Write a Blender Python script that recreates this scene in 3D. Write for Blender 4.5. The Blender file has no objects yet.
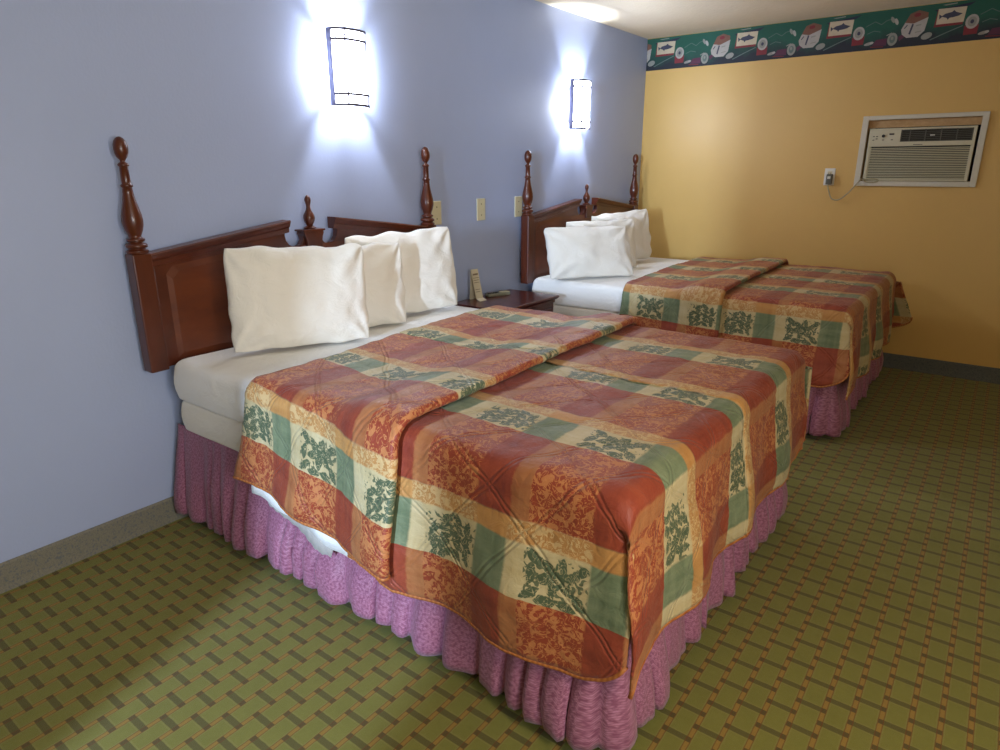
import bpy, bmesh, math, random
from mathutils import Vector, Matrix, noise as mnoise

S = bpy.context.scene
COL = S.collection
PI = math.pi

# ------------------------------------------------------------------ helpers
def lin(c):
    return tuple((v / 12.92 if v <= 0.04045 else ((v + 0.055) / 1.055) ** 2.4) for v in [k / 255 for k in c[:3]]) + (1.0,)

class NT:
    """tiny wrapper for building node trees"""
    def __init__(self, name):
        self.m = bpy.data.materials.new(name)
        self.m.use_nodes = True
        self.t = self.m.node_tree
        self.t.nodes.clear()
        self.out = self.n('ShaderNodeOutputMaterial')
    def n(self, kind, **kw):
        nd = self.t.nodes.new(kind)
        for k, v in kw.items():
            setattr(nd, k, v)
        return nd
    def link(self, a, b):
        self.t.links.new(a, b)
    def setin(self, sock, v):
        if hasattr(v, 'is_output') or isinstance(v, bpy.types.NodeSocket):
            self.link(v, sock)
        else:
            sock.default_value = v
    def math(self, op, a, b=None, c=None, clamp=False):
        nd = self.n('ShaderNodeMath', operation=op)
        nd.use_clamp = clamp
        self.setin(nd.inputs[0], a)
        if b is not None: self.setin(nd.inputs[1], b)
        if c is not None: self.setin(nd.inputs[2], c)
        return nd.outputs[0]
    def mix(self, f, a, b, blend='MIX'):
        nd = self.n('ShaderNodeMix', data_type='RGBA', blend_type=blend)
        self.setin(nd.inputs[0], f)
        self.setin(nd.inputs[6], a)
        self.setin(nd.inputs[7], b)
        return nd.outputs[2]
    def step(self, x, lo, hi):
        """smooth 0->1 ramp between lo and hi"""
        nd = self.n('ShaderNodeMapRange')
        nd.clamp = True
        self.setin(nd.inputs[0], x)
        nd.inputs[1].default_value = lo
        nd.inputs[2].default_value = hi
        return nd.outputs[0]
    def noise(self, vec, scale, detail=2.0, rough=0.5, dist=0.0):
        nd = self.n('ShaderNodeTexNoise')
        if vec is not None: self.link(vec, nd.inputs['Vector'])
        nd.inputs['Scale'].default_value = scale
        nd.inputs['Detail'].default_value = detail
        nd.inputs['Roughness'].default_value = rough
        nd.inputs['Distortion'].default_value = dist
        return nd.outputs[0]
    def mapping(self, vec, loc=(0, 0, 0), rot=(0, 0, 0), scale=(1, 1, 1), kind='POINT'):
        nd = self.n('ShaderNodeMapping', vector_type=kind)
        self.link(vec, nd.inputs[0])
        nd.inputs[1].default_value = loc
        nd.inputs[2].default_value = rot
        nd.inputs[3].default_value = scale
        return nd.outputs[0]
    def sep(self, vec):
        nd = self.n('ShaderNodeSeparateXYZ')
        self.link(vec, nd.inputs[0])
        return nd.outputs
    def comb(self, x, y, z=0.0):
        nd = self.n('ShaderNodeCombineXYZ')
        self.setin(nd.inputs[0], x); self.setin(nd.inputs[1], y); self.setin(nd.inputs[2], z)
        return nd.outputs[0]
    def coord(self, which='Object'):
        return self.n('ShaderNodeTexCoord').outputs[which]
    def bump(self, h, strength=0.3, dist=0.01, normal=None):
        nd = self.n('ShaderNodeBump')
        nd.inputs['Strength'].default_value = strength
        nd.inputs['Distance'].default_value = dist
        self.link(h, nd.inputs['Height'])
        if normal is not None: self.link(normal, nd.inputs['Normal'])
        return nd.outputs[0]
    def bsdf(self, color, rough=0.6, normal=None, spec=0.5, metal=0.0, sheen=0.0, coat=0.0):
        b = self.n('ShaderNodeBsdfPrincipled')
        self.setin(b.inputs['Base Color'], color)
        self.setin(b.inputs['Roughness'], rough)
        b.inputs['Specular IOR Level'].default_value = spec
        b.inputs['Metallic'].default_value = metal
        b.inputs['Sheen Weight'].default_value = sheen
        b.inputs['Coat Weight'].default_value = coat
        b.inputs['Coat Roughness'].default_value = 0.12
        if normal is not None: self.link(normal, b.inputs['Normal'])
        self.link(b.outputs[0], self.out.inputs[0])
        return b

def simple(name, c, rough=0.6, spec=0.5, metal=0.0, nscale=40, namp=0.06, bump=0.0, coat=0.0):
    t = NT(name)
    co = t.coord()
    f = t.noise(co, nscale, 3)
    c1 = lin(c)
    a = tuple(min(1, v * (1 - namp)) for v in c1[:3]) + (1,)
    b = tuple(min(1, v * (1 + namp)) for v in c1[:3]) + (1,)
    col = t.mix(f, a, b)
    nrm = t.bump(t.noise(co, nscale * 4, 2), bump, 0.003) if bump else None
    t.bsdf(col, rough, nrm, spec, metal, coat=coat)
    return t.m

def mesh(name, verts, faces, mats, parent=None, smooth=False, uvs=None, fmat=None, loc=None):
    me = bpy.data.meshes.new(name)
    me.from_pydata([tuple(v) for v in verts], [], faces)
    if not isinstance(mats, (list, tuple)): mats = [mats]
    for m in mats: me.materials.append(m)
    if fmat:
        for p, k in zip(me.polygons, fmat): p.material_index = k
    if smooth:
        for p in me.polygons: p.use_smooth = True
    if uvs is not None:
        ul = me.uv_layers.new(name='UVMap')
        for lp in me.loops: ul.data[lp.index].uv = uvs[lp.vertex_index]
    me.validate()
    me.update()
    o = bpy.data.objects.new(name, me)
    COL.objects.link(o)
    if parent is not None: o.parent = parent
    if loc is not None: o.location = loc
    return o

class MB:
    def __init__(self):
        self.v = []; self.f = []; self.fm = []
    def add(self, vs, fs, k=0):
        n = len(self.v)
        self.v += [Vector(p) for p in vs]
        self.f += [tuple(i + n for i in q) for q in fs]
        self.fm += [k] * len(fs)
        return self
    def box(self, x0, x1, y0, y1, z0, z1, k=0, bev=0.0, seg=2):
        bm = bmesh.new()
        bmesh.ops.create_cube(bm, size=1)
        for v in bm.verts:
            v.co = Vector(((x0 + x1) / 2 + v.co.x * (x1 - x0), (y0 + y1) / 2 + v.co.y * (y1 - y0), (z0 + z1) / 2 + v.co.z * (z1 - z0)))
        if bev > 0:
            bmesh.ops.bevel(bm, geom=bm.edges[:], offset=bev, segments=seg, profile=0.5, affect='EDGES')
        self.bm(bm, k)
        return self
    def bm(self, bm, k=0):
        bm.verts.index_update()
        self.add([v.co.copy() for v in bm.verts], [[v.index for v in f.verts] for f in bm.faces], k)
        bm.free()
    def lathe(self, prof, cx, cy, seg=28, k=0):
        """prof: list of (r, z)"""
        vs, fs = [], []
        for r, z in prof:
            for i in range(seg):
                a = 2 * PI * i / seg
                vs.append((cx + r * math.cos(a), cy + r * math.sin(a), z))
        for j in range(len(prof) - 1):
            for i in range(seg):
                i2 = (i + 1) % seg
                fs.append((j * seg + i, j * seg + i2, (j + 1) * seg + i2, (j + 1) * seg + i))
        fs.append(tuple(range(seg))[::-1])
        fs.append(tuple((len(prof) - 1) * seg + i for i in range(seg)))
        return self.add(vs, fs, k)
    def prism(self, poly, x0, x1, k=0):
        """poly in (y,z), extruded along x; counter-clockwise seen from +x"""
        n = len(poly)
        vs = [(x0, y, z) for y, z in poly] + [(x1, y, z) for y, z in poly]
        fs = [tuple(range(n))[::-1], tuple(range(n, 2 * n))]
        for i in range(n):
            j = (i + 1) % n
            fs.append((i, j, n + j, n + i))
        return self.add(vs, fs, k)
    def tube(self, pts, r, seg=8, k=0, closed=False):
        pts = [Vector(p) for p in pts]
        n = len(pts); vs = []; fs = []
        up = Vector((0, 0, 1))
        for i, p in enumerate(pts):
            a = pts[(i - 1) % n] if (closed or i > 0) else p
            b = pts[(i + 1) % n] if (closed or i < n - 1) else p
            d = (b - a)
            d = d.normalized() if d.length > 1e-9 else Vector((1, 0, 0))
            s = d.cross(up)
            if s.length < 1e-3: s = d.cross(Vector((1, 0, 0)))
            s.normalize(); w = s.cross(d)
            for q in range(seg):
                ang = 2 * PI * q / seg
                vs.append(p + r * (math.cos(ang) * s + math.sin(ang) * w))
        m = n if closed else n - 1
        for i in range(m):
            i2 = (i + 1) % n
            for q in range(seg):
                q2 = (q + 1) % seg
                fs.append((i * seg + q, i * seg + q2, i2 * seg + q2, i2 * seg + q))
        if not closed:
            fs.append(tuple(range(seg))[::-1]); fs.append(tuple((n - 1) * seg + q for q in range(seg)))
        return self.add(vs, fs, k)
    def build(self, name, mats, parent=None, smooth=False, loc=None):
        return mesh(name, self.v, self.f, mats, parent, smooth, None, self.fm, loc)

def autosmooth(o, ang=40):
    me = o.data
    for p in me.polygons: p.use_smooth = True
    bm = bmesh.new(); bm.from_mesh(me)
    for e in bm.edges:
        if len(e.link_faces) == 2 and e.calc_face_angle(0) > math.radians(ang): e.smooth = False
    bm.to_mesh(me); bm.free()
    return o

def bevel(o, w, seg=2, ang=40):
    m = o.modifiers.new('bevel', 'BEVEL'); m.width = w; m.segments = seg
    m.limit_method = 'ANGLE'; m.angle_limit = math.radians(ang)
    return o

def tag(o, label=None, cat=None, group=None, kind=None):
    if label: o['label'] = label
    if cat: o['category'] = cat
    if group: o['group'] = group
    if kind: o['kind'] = kind
    return o

def empty(name, loc, label, cat, group=None):
    o = bpy.data.objects.new(name, None)
    COL.objects.link(o)
    o.location = loc
    o.empty_display_size = 0.1
    return tag(o, label, cat, group)

def copy_tree(o, parent=None):
    c = o.copy()
    COL.objects.link(c)
    if parent is not None:
        c.parent = parent
    for ch in list(o.children):
        copy_tree(ch, c)
    return c

def struct(o):
    o['kind'] = 'structure'
    return o

def nz(x, y, z=0.0):
    return mnoise.noise(Vector((x, y, z)))

def sstep(x, a, b):
    t = min(1, max(0, (x - a) / (b - a)))
    return t * t * (3 - 2 * t)

# ------------------------------------------------------------------ materials
def wall_mat(name, c, rough, bs=0.12, scale=90):
    t = NT(name)
    co = t.coord()
    f = t.noise(co, 1.7, 4, 0.6)
    c1 = lin(c)
    col = t.mix(f, tuple(v * 0.94 for v in c1[:3]) + (1,), tuple(min(1, v * 1.06) for v in c1[:3]) + (1,))
    h = t.math('ADD', t.noise(co, scale, 3, 0.6), t.math('MULTIPLY', t.noise(co, scale * 0.25, 3), 0.7))
    t.bsdf(col, rough, t.bump(h, bs, 0.004), 0.45)
    return t.m

M = {}
M['blue_wall'] = wall_mat('blue_wall_paint', (168, 180, 212), 0.46)
M['yellow_wall'] = wall_mat('yellow_wall_paint', (212, 173, 100), 0.40)
M['other_wall'] = wall_mat('tan_wall_paint', (205, 190, 150), 0.6)
M['ceiling'] = wall_mat('ceiling_texture', (226, 213, 186), 0.9, 0.9, 38)
M['white_paint'] = simple('white_painted_wood', (205, 200, 182), 0.45, nscale=30, namp=0.04)

def carpet_mat():
    t = NT('woven_carpet')
    co = t.coord()
    wob = t.noise(co, 60, 2)
    x, y, z = t.sep(co)[:3]
    w2 = t.math('MULTIPLY', t.math('SUBTRACT', wob, 0.5), 0.0025)
    x = t.math('ADD', x, w2); y = t.math('ADD', y, w2)
    px, py = 0.0655, 0.1045
    cu = t.math('DIVIDE', t.math('SUBTRACT', x, 2.266), px)
    row = t.math('FLOOR', cu)
    fu = t.math('FRACT', cu)                                  # 0 = dash column
    off = t.math('MULTIPLY', t.math('MODULO', t.math('ADD', row, 1000.0), 2.0), 0.5)
    cv = t.math('ADD', t.math('DIVIDE', t.math('ADD', y, 4.05), py), off)
    fv = t.math('FRACT', cv)
    # distance to the dash column centre (in metres)
    du = t.math('MULTIPLY', t.math('MINIMUM', fu, t.math('SUBTRACT', 1.0, fu)), px)
    dv = t.math('MULTIPLY', t.math('MINIMUM', fv, t.math('SUBTRACT', 1.0, fv)), py)
    in_col = t.math('SUBTRACT', 1.0, t.step(du, 0.0052, 0.0066))
    edge = t.math('MULTIPLY', t.step(du, 0.0048, 0.0056), t.math('SUBTRACT', 1.0, t.step(du, 0.0070, 0.0082)))
    bar = t.math('SUBTRACT', 1.0, t.step(dv, 0.0085, 0.0100))
    rim = t.math('MAXIMUM', t.math('MULTIPLY', t.step(dv, 0.0095, 0.0105), t.math('SUBTRACT', 1.0, t.step(dv, 0.0135, 0.0150))),
                 t.math('SUBTRACT', 1.0, t.step(du, 0.0105, 0.0120)))
    # dashes along the column: two per cell, gaps in line with the bars on both sides
    f2 = t.math('FRACT', t.math('MULTIPLY', cv, 2.0))
    dd = t.math('MULTIPLY', t.math('MINIMUM', f2, t.math('SUBTRACT', 1.0, f2)), py / 2)
    gap = t.math('SUBTRACT', 1.0, t.step(dd, 0.0085, 0.0100))
    g = t.noise(co, 9, 3, 0.6)
    green = t.mix(g, lin((126, 128, 54)), lin((146, 146, 70)))
    green = t.mix(t.math('MULTIPLY', rim, 0.55), green, lin((150, 146, 80)))
    c = t.mix(bar, green, lin((102, 98, 50)))
    tan = t.mix(gap, lin((166, 132, 60)), lin((98, 82, 44)))
    c = t.mix(in_col, c, tan)
    c = t.mix(t.math('MULTIPLY', edge, 0.7), c, lin((122, 62, 26)))
    fuzz = t.noise(co, 700, 2)
    c = t.mix(t.math('MULTIPLY', t.math('ADD', fuzz, t.math('MULTIPLY', t.noise(co, 70, 3, 0.7), 0.6)), 0.34), c, lin((72, 64, 26)))
    t.bsdf(c, 0.95, t.bump(fuzz, 0.5, 0.004), 0.15, sheen=0.15)
    return t.m
M['carpet'] = carpet_mat()

def wood_mat(name, c0, c1, axis_scale=(40, 6, 3), rough=0.28, coat=0.5):
    t = NT(name)
    co = t.mapping(t.coord(), scale=axis_scale)
    n1 = t.noise(co, 1.0, 5, 0.6, 0.6)
    col = t.mix(t.step(n1, 0.3, 0.7), lin(c0), lin(c1))
    t.bsdf(col, rough, t.bump(n1, 0.04, 0.003), 0.5, coat=coat)
    return t.m
M['cherry'] = wood_mat('dark_cherry_wood', (68, 24, 8), (96, 41, 14), rough=0.34, coat=0.2)
M['cherry_panel'] = wood_mat('cherry_panel_wood', (82, 34, 10), (112, 53, 19), (30, 3, 7), 0.38, 0.15)
M['nightstand_wood'] = wood_mat('nightstand_cherry', (66, 22, 18), (92, 36, 28), (6, 30, 30), 0.3, 0.3)

def linen_mat(name, c, fine=500):
    t = NT(name)
    co = t.coord()
    n1 = t.noise(co, 7, 4, 0.6)
    c1 = lin(c)
    col = t.mix(n1, tuple(v * 0.95 for v in c1[:3]) + (1,), c1)
    h = t.math('ADD', t.math('MULTIPLY', t.noise(t.mapping(co, scale=(9, 5, 9)), 1.6, 4, 0.62, 0.9), 1.0), t.math('MULTIPLY', t.noise(co, fine, 1), 0.03))
    t.bsdf(col, 0.85, t.bump(h, 0.35, 0.02), 0.2, sheen=0.2)
    return t.m
M['linen'] = linen_mat('white_pillow_cotton', (244, 240, 230))
M['sheet'] = linen_mat('white_sheet_cotton', (249, 248, 245))
M['pad'] = linen_mat('grey_pad_cloth', (186, 180, 174))
M['tick'] = linen_mat('white_box_spring_cloth', (238, 233, 222))

def spread_mat():
    t = NT('plaid_quilted_bedspread')
    uv = t.coord('UV')
    warp = t.noise(uv, 14, 2)
    wv = t.math('MULTIPLY', t.math('SUBTRACT', warp, 0.5), 0.012)
    U, V = t.sep(uv)[:2]
    U = t.math('ADD', U, wv); V = t.math('ADD', V, wv)
    PU, PV = 0.335, 0.485
    cu = t.math('DIVIDE', t.math('SUBTRACT', U, 0.62), PU)
    cv = t.math('DIVIDE', t.math('SUBTRACT', V, 0.17), PV)
    fu = t.math('FRACT', cu); fv = t.math('FRACT', cv)
    iu = t.math('FLOOR', cu)
    e = 0.012
    # columns
    is_solid = t.math('MULTIPLY', t.step(fu, 0.52 - e, 0.52 + e), t.math('SUBTRACT', 1.0, t.step(fu, 0.84 - e, 0.84 + e)))
    is_tan = t.step(fu, 0.84 - e, 0.84 + e)
    is_leafc = t.math('SUBTRACT', 1.0, t.math('MAXIMUM', is_solid, is_tan))
    # rows
    e2 = 0.006
    is_rust = t.step(fv, 0.40 - e2, 0.40 + e2)
    is_gold = t.math('MULTIPLY', t.step(fv, 0.285 - e2, 0.285 + e2), t.math('SUBTRACT', 1.0, is_rust))
    # satin sheen, painted into the colour as lighter and darker streaks
    sv = t.noise(t.mapping(uv, scale=(5, 26, 1)), 1.0, 3, 0.6, 0.5)
    su = t.noise(t.mapping(uv, scale=(30, 3, 1)), 1.0, 3, 0.6, 0.3)
    sheen_streak = t.math('ADD', t.math('MULTIPLY', sv, 0.5), t.math('MULTIPLY', su, 0.5))
    st = t.step(sheen_streak, 0.36, 0.64)
    # damask: scrolling blobs and outlines
    dn = t.noise(uv, 34, 1.0, 0.5, 1.6)
    blob = t.step(dn, 0.545, 0.57)
    dn2 = t.noise(t.mapping(uv, loc=(3.1, 1.7, 0)), 44, 0.5, 0.5, 2.2)
    line = t.math('SUBTRACT', 1.0, t.step(t.math('ABSOLUTE', t.math('SUBTRACT', dn2, 0.5)), 0.02, 0.045))
    dam = t.math('MAXIMUM', t.math('MULTIPLY', blob, 0.8), line)
    # leaf sprig / flower in the square of column A, green row (square approx 0.174 x 0.138 m)
    lx = t.math('SUBTRACT', t.math('MULTIPLY', fu, PU), 0.087)
    ly = t.math('SUBTRACT', t.math('MULTIPLY', fv, PV), 0.069)
    par = t.math('MODULO', t.math('ADD', iu, 100.0), 2.0)
    lw = t.noise(uv, 40, 1)
    lww = t.math('MULTIPLY', t.math('SUBTRACT', lw, 0.5), 0.012)
    P = t.comb(t.math('ADD', lx, lww), t.math('SUBTRACT', ly, lww))
    def leaf(cx, cy, ang, a, b):
        m = t.mapping(P, loc=(cx, cy, 0), rot=(0, 0, ang), scale=(a, b, 1), kind='TEXTURE')
        x, y = t.sep(m)[:2]
        return t.math('SUBTRACT', t.math('SUBTRACT', 1.0, t.math('MULTIPLY', x, x)), t.math('ABSOLUTE', y))
    def union(ls):
        r = ls[0]
        for q in ls[1:]: r = t.math('MAXIMUM', r, q)
        return r
    random.seed(4)
    sprig = []
    for i in range(5):
        yy = -0.052 + i * 0.024
        for s in (-1, 1):
            sprig.append(leaf(s * (0.020 + 0.004 * (i % 2)) , yy + (0.008 if s > 0 else 0), s * -0.5 + (0 if s > 0 else PI) , 0.027, 0.0125))
            if i in (0, 1, 2, 3): sprig.append(leaf(s * 0.058, yy + 0.015 * s, 1.9 * s + i * 0.9, 0.026, 0.0115))
    A = t.step(union(sprig), 0.0, 0.12)
    fl = []
    for i in range(6):
        a = i * PI / 3 + 0.3
        fl.append(leaf(0.005 + 0.030 * math.cos(a), 0.008 + 0.026 * math.sin(a), a, 0.030, 0.0165))
    for (x, y, a) in ((-0.062, -0.045, 0.6), (0.064, -0.040, 2.3), (-0.060, 0.045, -0.7), (0.066, 0.040, 0.4), (-0.02, -0.056, 0.1), (0.03, -0.056, 2.9), (-0.066, 0.0, 1.4)):
        fl.append(leaf(x, y, a, 0.031, 0.0145))
    Bf = t.step(union(fl), 0.0, 0.12)
    lf = t.math('ADD', t.math('MULTIPLY', A, t.math('SUBTRACT', 1.0, par)), t.math('MULTIPLY', Bf, par))
    lf = t.math('SUBTRACT', lf, t.math('MULTIPLY', line, 0.75), clamp=True)
    bn = t.noise(t.mapping(uv, loc=(7.3, 2.2, 0)), 44, 1.0, 0.5, 1.4)
    sq = t.math('MULTIPLY', t.step(fv, 0.02, 0.03), t.math('SUBTRACT', 1.0, t.step(fv, 0.25, 0.265)))
    lf = t.math('MAXIMUM', lf, t.math('MULTIPLY', t.math('MULTIPLY', t.step(bn, 0.57, 0.59), sq), 0.9))
    lf = t.math('MULTIPLY', lf, is_leafc)
    # colours
    rust_a = t.mix(dam, lin((142, 60, 38)), lin((188, 124, 74)))
    rust_b = t.mix(st, lin((126, 50, 34)), lin((152, 70, 46)))
    rust_c = t.mix(st, lin((152, 90, 52)), lin((174, 116, 72)))
    rust = t.mix(is_solid, t.mix(is_tan, rust_a, rust_c), rust_b)
    cream = t.mix(st, lin((182, 164, 120)), lin((198, 184, 144)))
    grn = t.mix(st, lin((96, 110, 82)), lin((128, 138, 106)))
    green = t.mix(is_solid, cream, grn)
    green = t.mix(lf, green, lin((78, 92, 68)))
    gold_a = t.mix(dam, lin((178, 130, 76)), lin((202, 172, 122)))
    gold_b = t.mix(st, lin((174, 122, 66)), lin((194, 146, 86)))
    gold = t.mix(is_solid, gold_a, gold_b)
    c = t.mix(is_rust, t.mix(is_gold, green, gold), rust)
    # quilting: double diagonal stitch lines, wandering
    q = t.mapping(uv, rot=(0, 0, math.radians(38)))
    qd = t.n('ShaderNodeVectorMath', operation='ADD')
    nn = t.n('ShaderNodeTexNoise'); t.link(uv, nn.inputs['Vector']); nn.inputs['Scale'].default_value = 3.0
    sc = t.n('ShaderNodeVectorMath', operation='SCALE'); t.link(nn.outputs['Color'], sc.inputs[0]); sc.inputs[3].default_value = 0.10
    t.link(q, qd.inputs[0]); t.link(sc.outputs[0], qd.inputs[1])
    qx, qy = t.sep(qd.outputs[0])[:2]
    def stitch(v, per):
        f = t.math('FRACT', t.math('DIVIDE', v, per))
        d = t.math('MULTIPLY', t.math('ABSOLUTE', t.math('SUBTRACT', f, 0.5)), per)
        d2 = t.math('ABSOLUTE', t.math('SUBTRACT', d, 0.007))
        return t.step(d2, 0.0, 0.006), t.step(d, 0.0, per * 0.5)
    s1, p1 = stitch(qx, 0.17); s2, p2 = stitch(qy, 0.24)
    h = t.math('MULTIPLY', t.math('MINIMUM', s1, s2), 0.55)
    h = t.math('ADD', h, t.math('MULTIPLY', t.math('MULTIPLY', p1, p2), 0.8))
    h = t.math('ADD', h, t.math('MULTIPLY', t.noise(uv, 26, 4, 0.6, 0.8), 1.0))
    nrm = t.bump(h, 0.55, 0.0085)
    t.bsdf(c, t.math('ADD', 0.50, t.math('MULTIPLY', dam, 0.12)), nrm, 0.32, sheen=0.08)
    return t.m
M['spread'] = spread_mat()

def piping_mat():
    t = NT('gold_corded_piping')
    co = t.coord()
    w = t.n('ShaderNodeTexWave'); w.inputs['Scale'].default_value = 22; w.inputs['Distortion'].default_value = 2.0
    t.link(co, w.inputs['Vector'])
    t.bsdf(t.mix(w.outputs[1], lin((156, 88, 44)), lin((182, 116, 60))), 0.5, None, 0.4)
    return t.m
M['piping'] = piping_mat()

def skirt_mat():
    t = NT('mauve_patterned_skirt')
    uv = t.coord('UV')
    U, V = t.sep(uv)[:2]
    # fine fish-bone print
    k = 0.012
    zz = t.math('ABSOLUTE', t.math('SUBTRACT', t.math('FRACT', t.math('DIVIDE', U, k * 2)), 0.5))
    ph = t.math('ADD', t.math('DIVIDE', V, 0.0065), t.math('MULTIPLY', zz, 3.0))
    s = t.step(t.math('ABSOLUTE', t.math('SUBTRACT', t.math('FRACT', ph), 0.5)), 0.12, 0.30)
    n1 = t.noise(uv, 120, 2)
    f = t.math('MULTIPLY', t.math('ADD', 0.45, t.math('MULTIPLY', s, 0.55)), t.step(n1, 0.36, 0.62))
    c = t.mix(f, lin((130, 72, 98)), lin((178, 122, 147)))
    t.bsdf(c, 0.55, t.bump(n1, 0.1, 0.002), 0.35, sheen=0.15)
    return t.m
M['skirt'] = skirt_mat()

M['ivory'] = simple('ivory_plastic', (214, 204, 168), 0.4, namp=0.02)
M['ac_plastic'] = simple('almond_plastic', (202, 196, 168), 0.5, namp=0.03)
M['ac_louver'] = simple('almond_louver_plastic', (200, 194, 164), 0.5, namp=0.03)
M['ac_dark'] = simple('dark_grille_cavity', (48, 46, 40), 0.6)
M['ac_grille'] = simple('grey_grille_plastic', (92, 90, 80), 0.5)
M['black'] = simple('black_plastic', (22, 22, 24), 0.5)
M['filler'] = wood_mat('pale_filler_board', (176, 140, 92), (196, 160, 112), (30, 3, 40), 0.6, 0.0)
M['white_plastic'] = simple('white_plastic', (222, 220, 210), 0.4, namp=0.02)
M['cord'] = simple('beige_cord', (170, 158, 126), 0.5)
M['grey_metal'] = simple('painted_steel', (96, 92, 110), 0.4, metal=0.3)
M['screw'] = simple('screw_head', (150, 140, 110), 0.35, metal=0.6)
M['base_stone'] = None
M['paper'] = simple('cream_card', (206, 196, 168), 0.7, namp=0.03)
M['print'] = simple('brown_print', (122, 106, 88), 0.7)
M['remote_grey'] = simple('olive_grey_plastic', (118, 116, 96), 0.45)
M['remote_pale'] = simple('pale_plastic', (176, 168, 132), 0.45)
M['brass'] = simple('aged_brass', (150, 110, 50), 0.35, metal=0.9)
M['steel'] = simple('bed_rail_steel', (70, 66, 62), 0.4, metal=0.8)
M['caster'] = simple('white_caster_plastic', (205, 205, 205), 0.4)

def speckle(name, a, b, c):
    t = NT(name)
    co = t.coord()
    n1 = t.noise(co, 260, 2); n2 = t.noise(co, 120, 2)
    col = t.mix(t.step(n1, 0.4, 0.6), lin(a), lin(b))
    col = t.mix(t.step(n2, 0.55, 0.62), col, lin(c))
    t.bsdf(col, 0.6, None, 0.4)
    return t.m
M['base_stone'] = speckle('speckled_stone_base', (114, 112, 98), (128, 122, 106), (100, 102, 102))
M['base_blue'] = speckle('blue_grey_base', (84, 88, 88), (98, 102, 100), (76, 80, 84))

# ------------------------------------------------------------------ room shell
RX, RY, H = 4.9, -7.3, 2.44           # right wall, front wall, ceiling height
TW = 0.12
struct(MB().box(-TW, RX + TW, RY - TW, TW, -0.1, 0).build('floor', M['carpet']))
struct(MB().box(-TW, RX + TW, RY - TW, TW, H, H + 0.1).build('ceiling', M['ceiling']))
struct(MB().box(-TW, 0, RY, 0, 0, H).build('wall_left', M['blue_wall']))
# right-hand wall, out of view; wide window opening added to brighten the blue wall
WY0, WY1, WZ0, WZ1 = -6.9, -5.1, 0.85, 2.1
wr = MB()
wr.box(RX, RX + TW, RY, WY0, 0, H).box(RX, RX + TW, WY1, 0, 0, H).box(RX, RX + TW, WY0, WY1, 0, WZ0).box(RX, RX + TW, WY0, WY1, WZ1, H)
struct(wr.build('wall_right', M['other_wall']))
# back wall with the hole for the air conditioner
AX0, AX1, AZ0, AZ1 = 1.728, 2.384, 1.334, 1.742
wb = MB()
wb.box(-TW, AX0, 0, 0.30, 0, H).box(AX1, RX + TW, 0, 0.30, 0, H).box(AX0, AX1, 0, 0.30, 0, AZ0).box(AX0, AX1, 0, 0.30, AZ1, H)
struct(wb.build('wall_back', M['yellow_wall']))
DX0, DX1, DZ0, DZ1 = 1.625, 2.03, 0.15, 2.05
wf = MB()
wf.box(-TW, DX0, RY - TW, RY, 0, H).box(DX1, RX + TW, RY - TW, RY, 0, H).box(DX0, DX1, RY - TW, RY, 0, DZ0).box(DX0, DX1, RY - TW, RY, DZ1, H)
struct(wf.build('wall_front', M['other_wall']))
fr = MB()
fr.box(DX0 + 0.001, DX0 + 0.03, RY - 0.10, RY - 0.04, DZ0, DZ1).box(DX1 - 0.03, DX1 - 0.001, RY - 0.10, RY - 0.04, DZ0, DZ1)
fr.box(DX0, DX1, RY - 0.10, RY - 0.04, DZ0, DZ0 + 0.03).box(DX0, DX1, RY - 0.10, RY - 0.04, DZ1 - 0.03, DZ1)
struct(fr.build('window_2', M['white_paint']))
fr = MB()
for a, b in ((WY0, WY0 + 0.05), (WY1 - 0.05, WY1), ((WY0 + WY1) / 2 - 0.025, (WY0 + WY1) / 2 + 0.025)):
    fr.box(RX + 0.04, RX + 0.08, a, b, WZ0, WZ1)
fr.box(RX + 0.04, RX + 0.08, WY0, WY1, WZ0, WZ0 + 0.05).box(RX + 0.04, RX + 0.08, WY0, WY1, WZ1 - 0.05, WZ1)
struct(fr.build('added_window', M['white_paint']))  # frame of the added, unseen right-hand window

hb = 0.105
def baseboard(name, poly_a, poly_b, mat, nrm):
    a = Vector(poly_a); b = Vector(poly_b); n = Vector(nrm)
    prof = [(0, 0), (0.018, 0), (0.014, hb * 0.25), (0.010, hb * 0.93), (0.004, hb), (0, hb)]
    m = MB()
    k = len(prof)
    vs = [a + n * d + Vector((0, 0, z)) for d, z in prof] + [b + n * d + Vector((0, 0, z)) for d, z in prof]
    fs = [(i, (i + 1) % k, k + (i + 1) % k, k + i) for i in range(k)] + [tuple(range(k))[::-1], tuple(range(k, 2 * k))]
    m.add(vs, fs)
    return struct(m.build(name, mat))
baseboard('baseboard_left', (0.0, RY, 0.0), (0.0, 0.0, 0.0), M['base_stone'], (1, 0, 0))
baseboard('baseboard_back', (0.018, 0.0, 0.0), (RX, 0.0, 0.0), M['base_blue'], (0, -1, 0))

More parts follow.
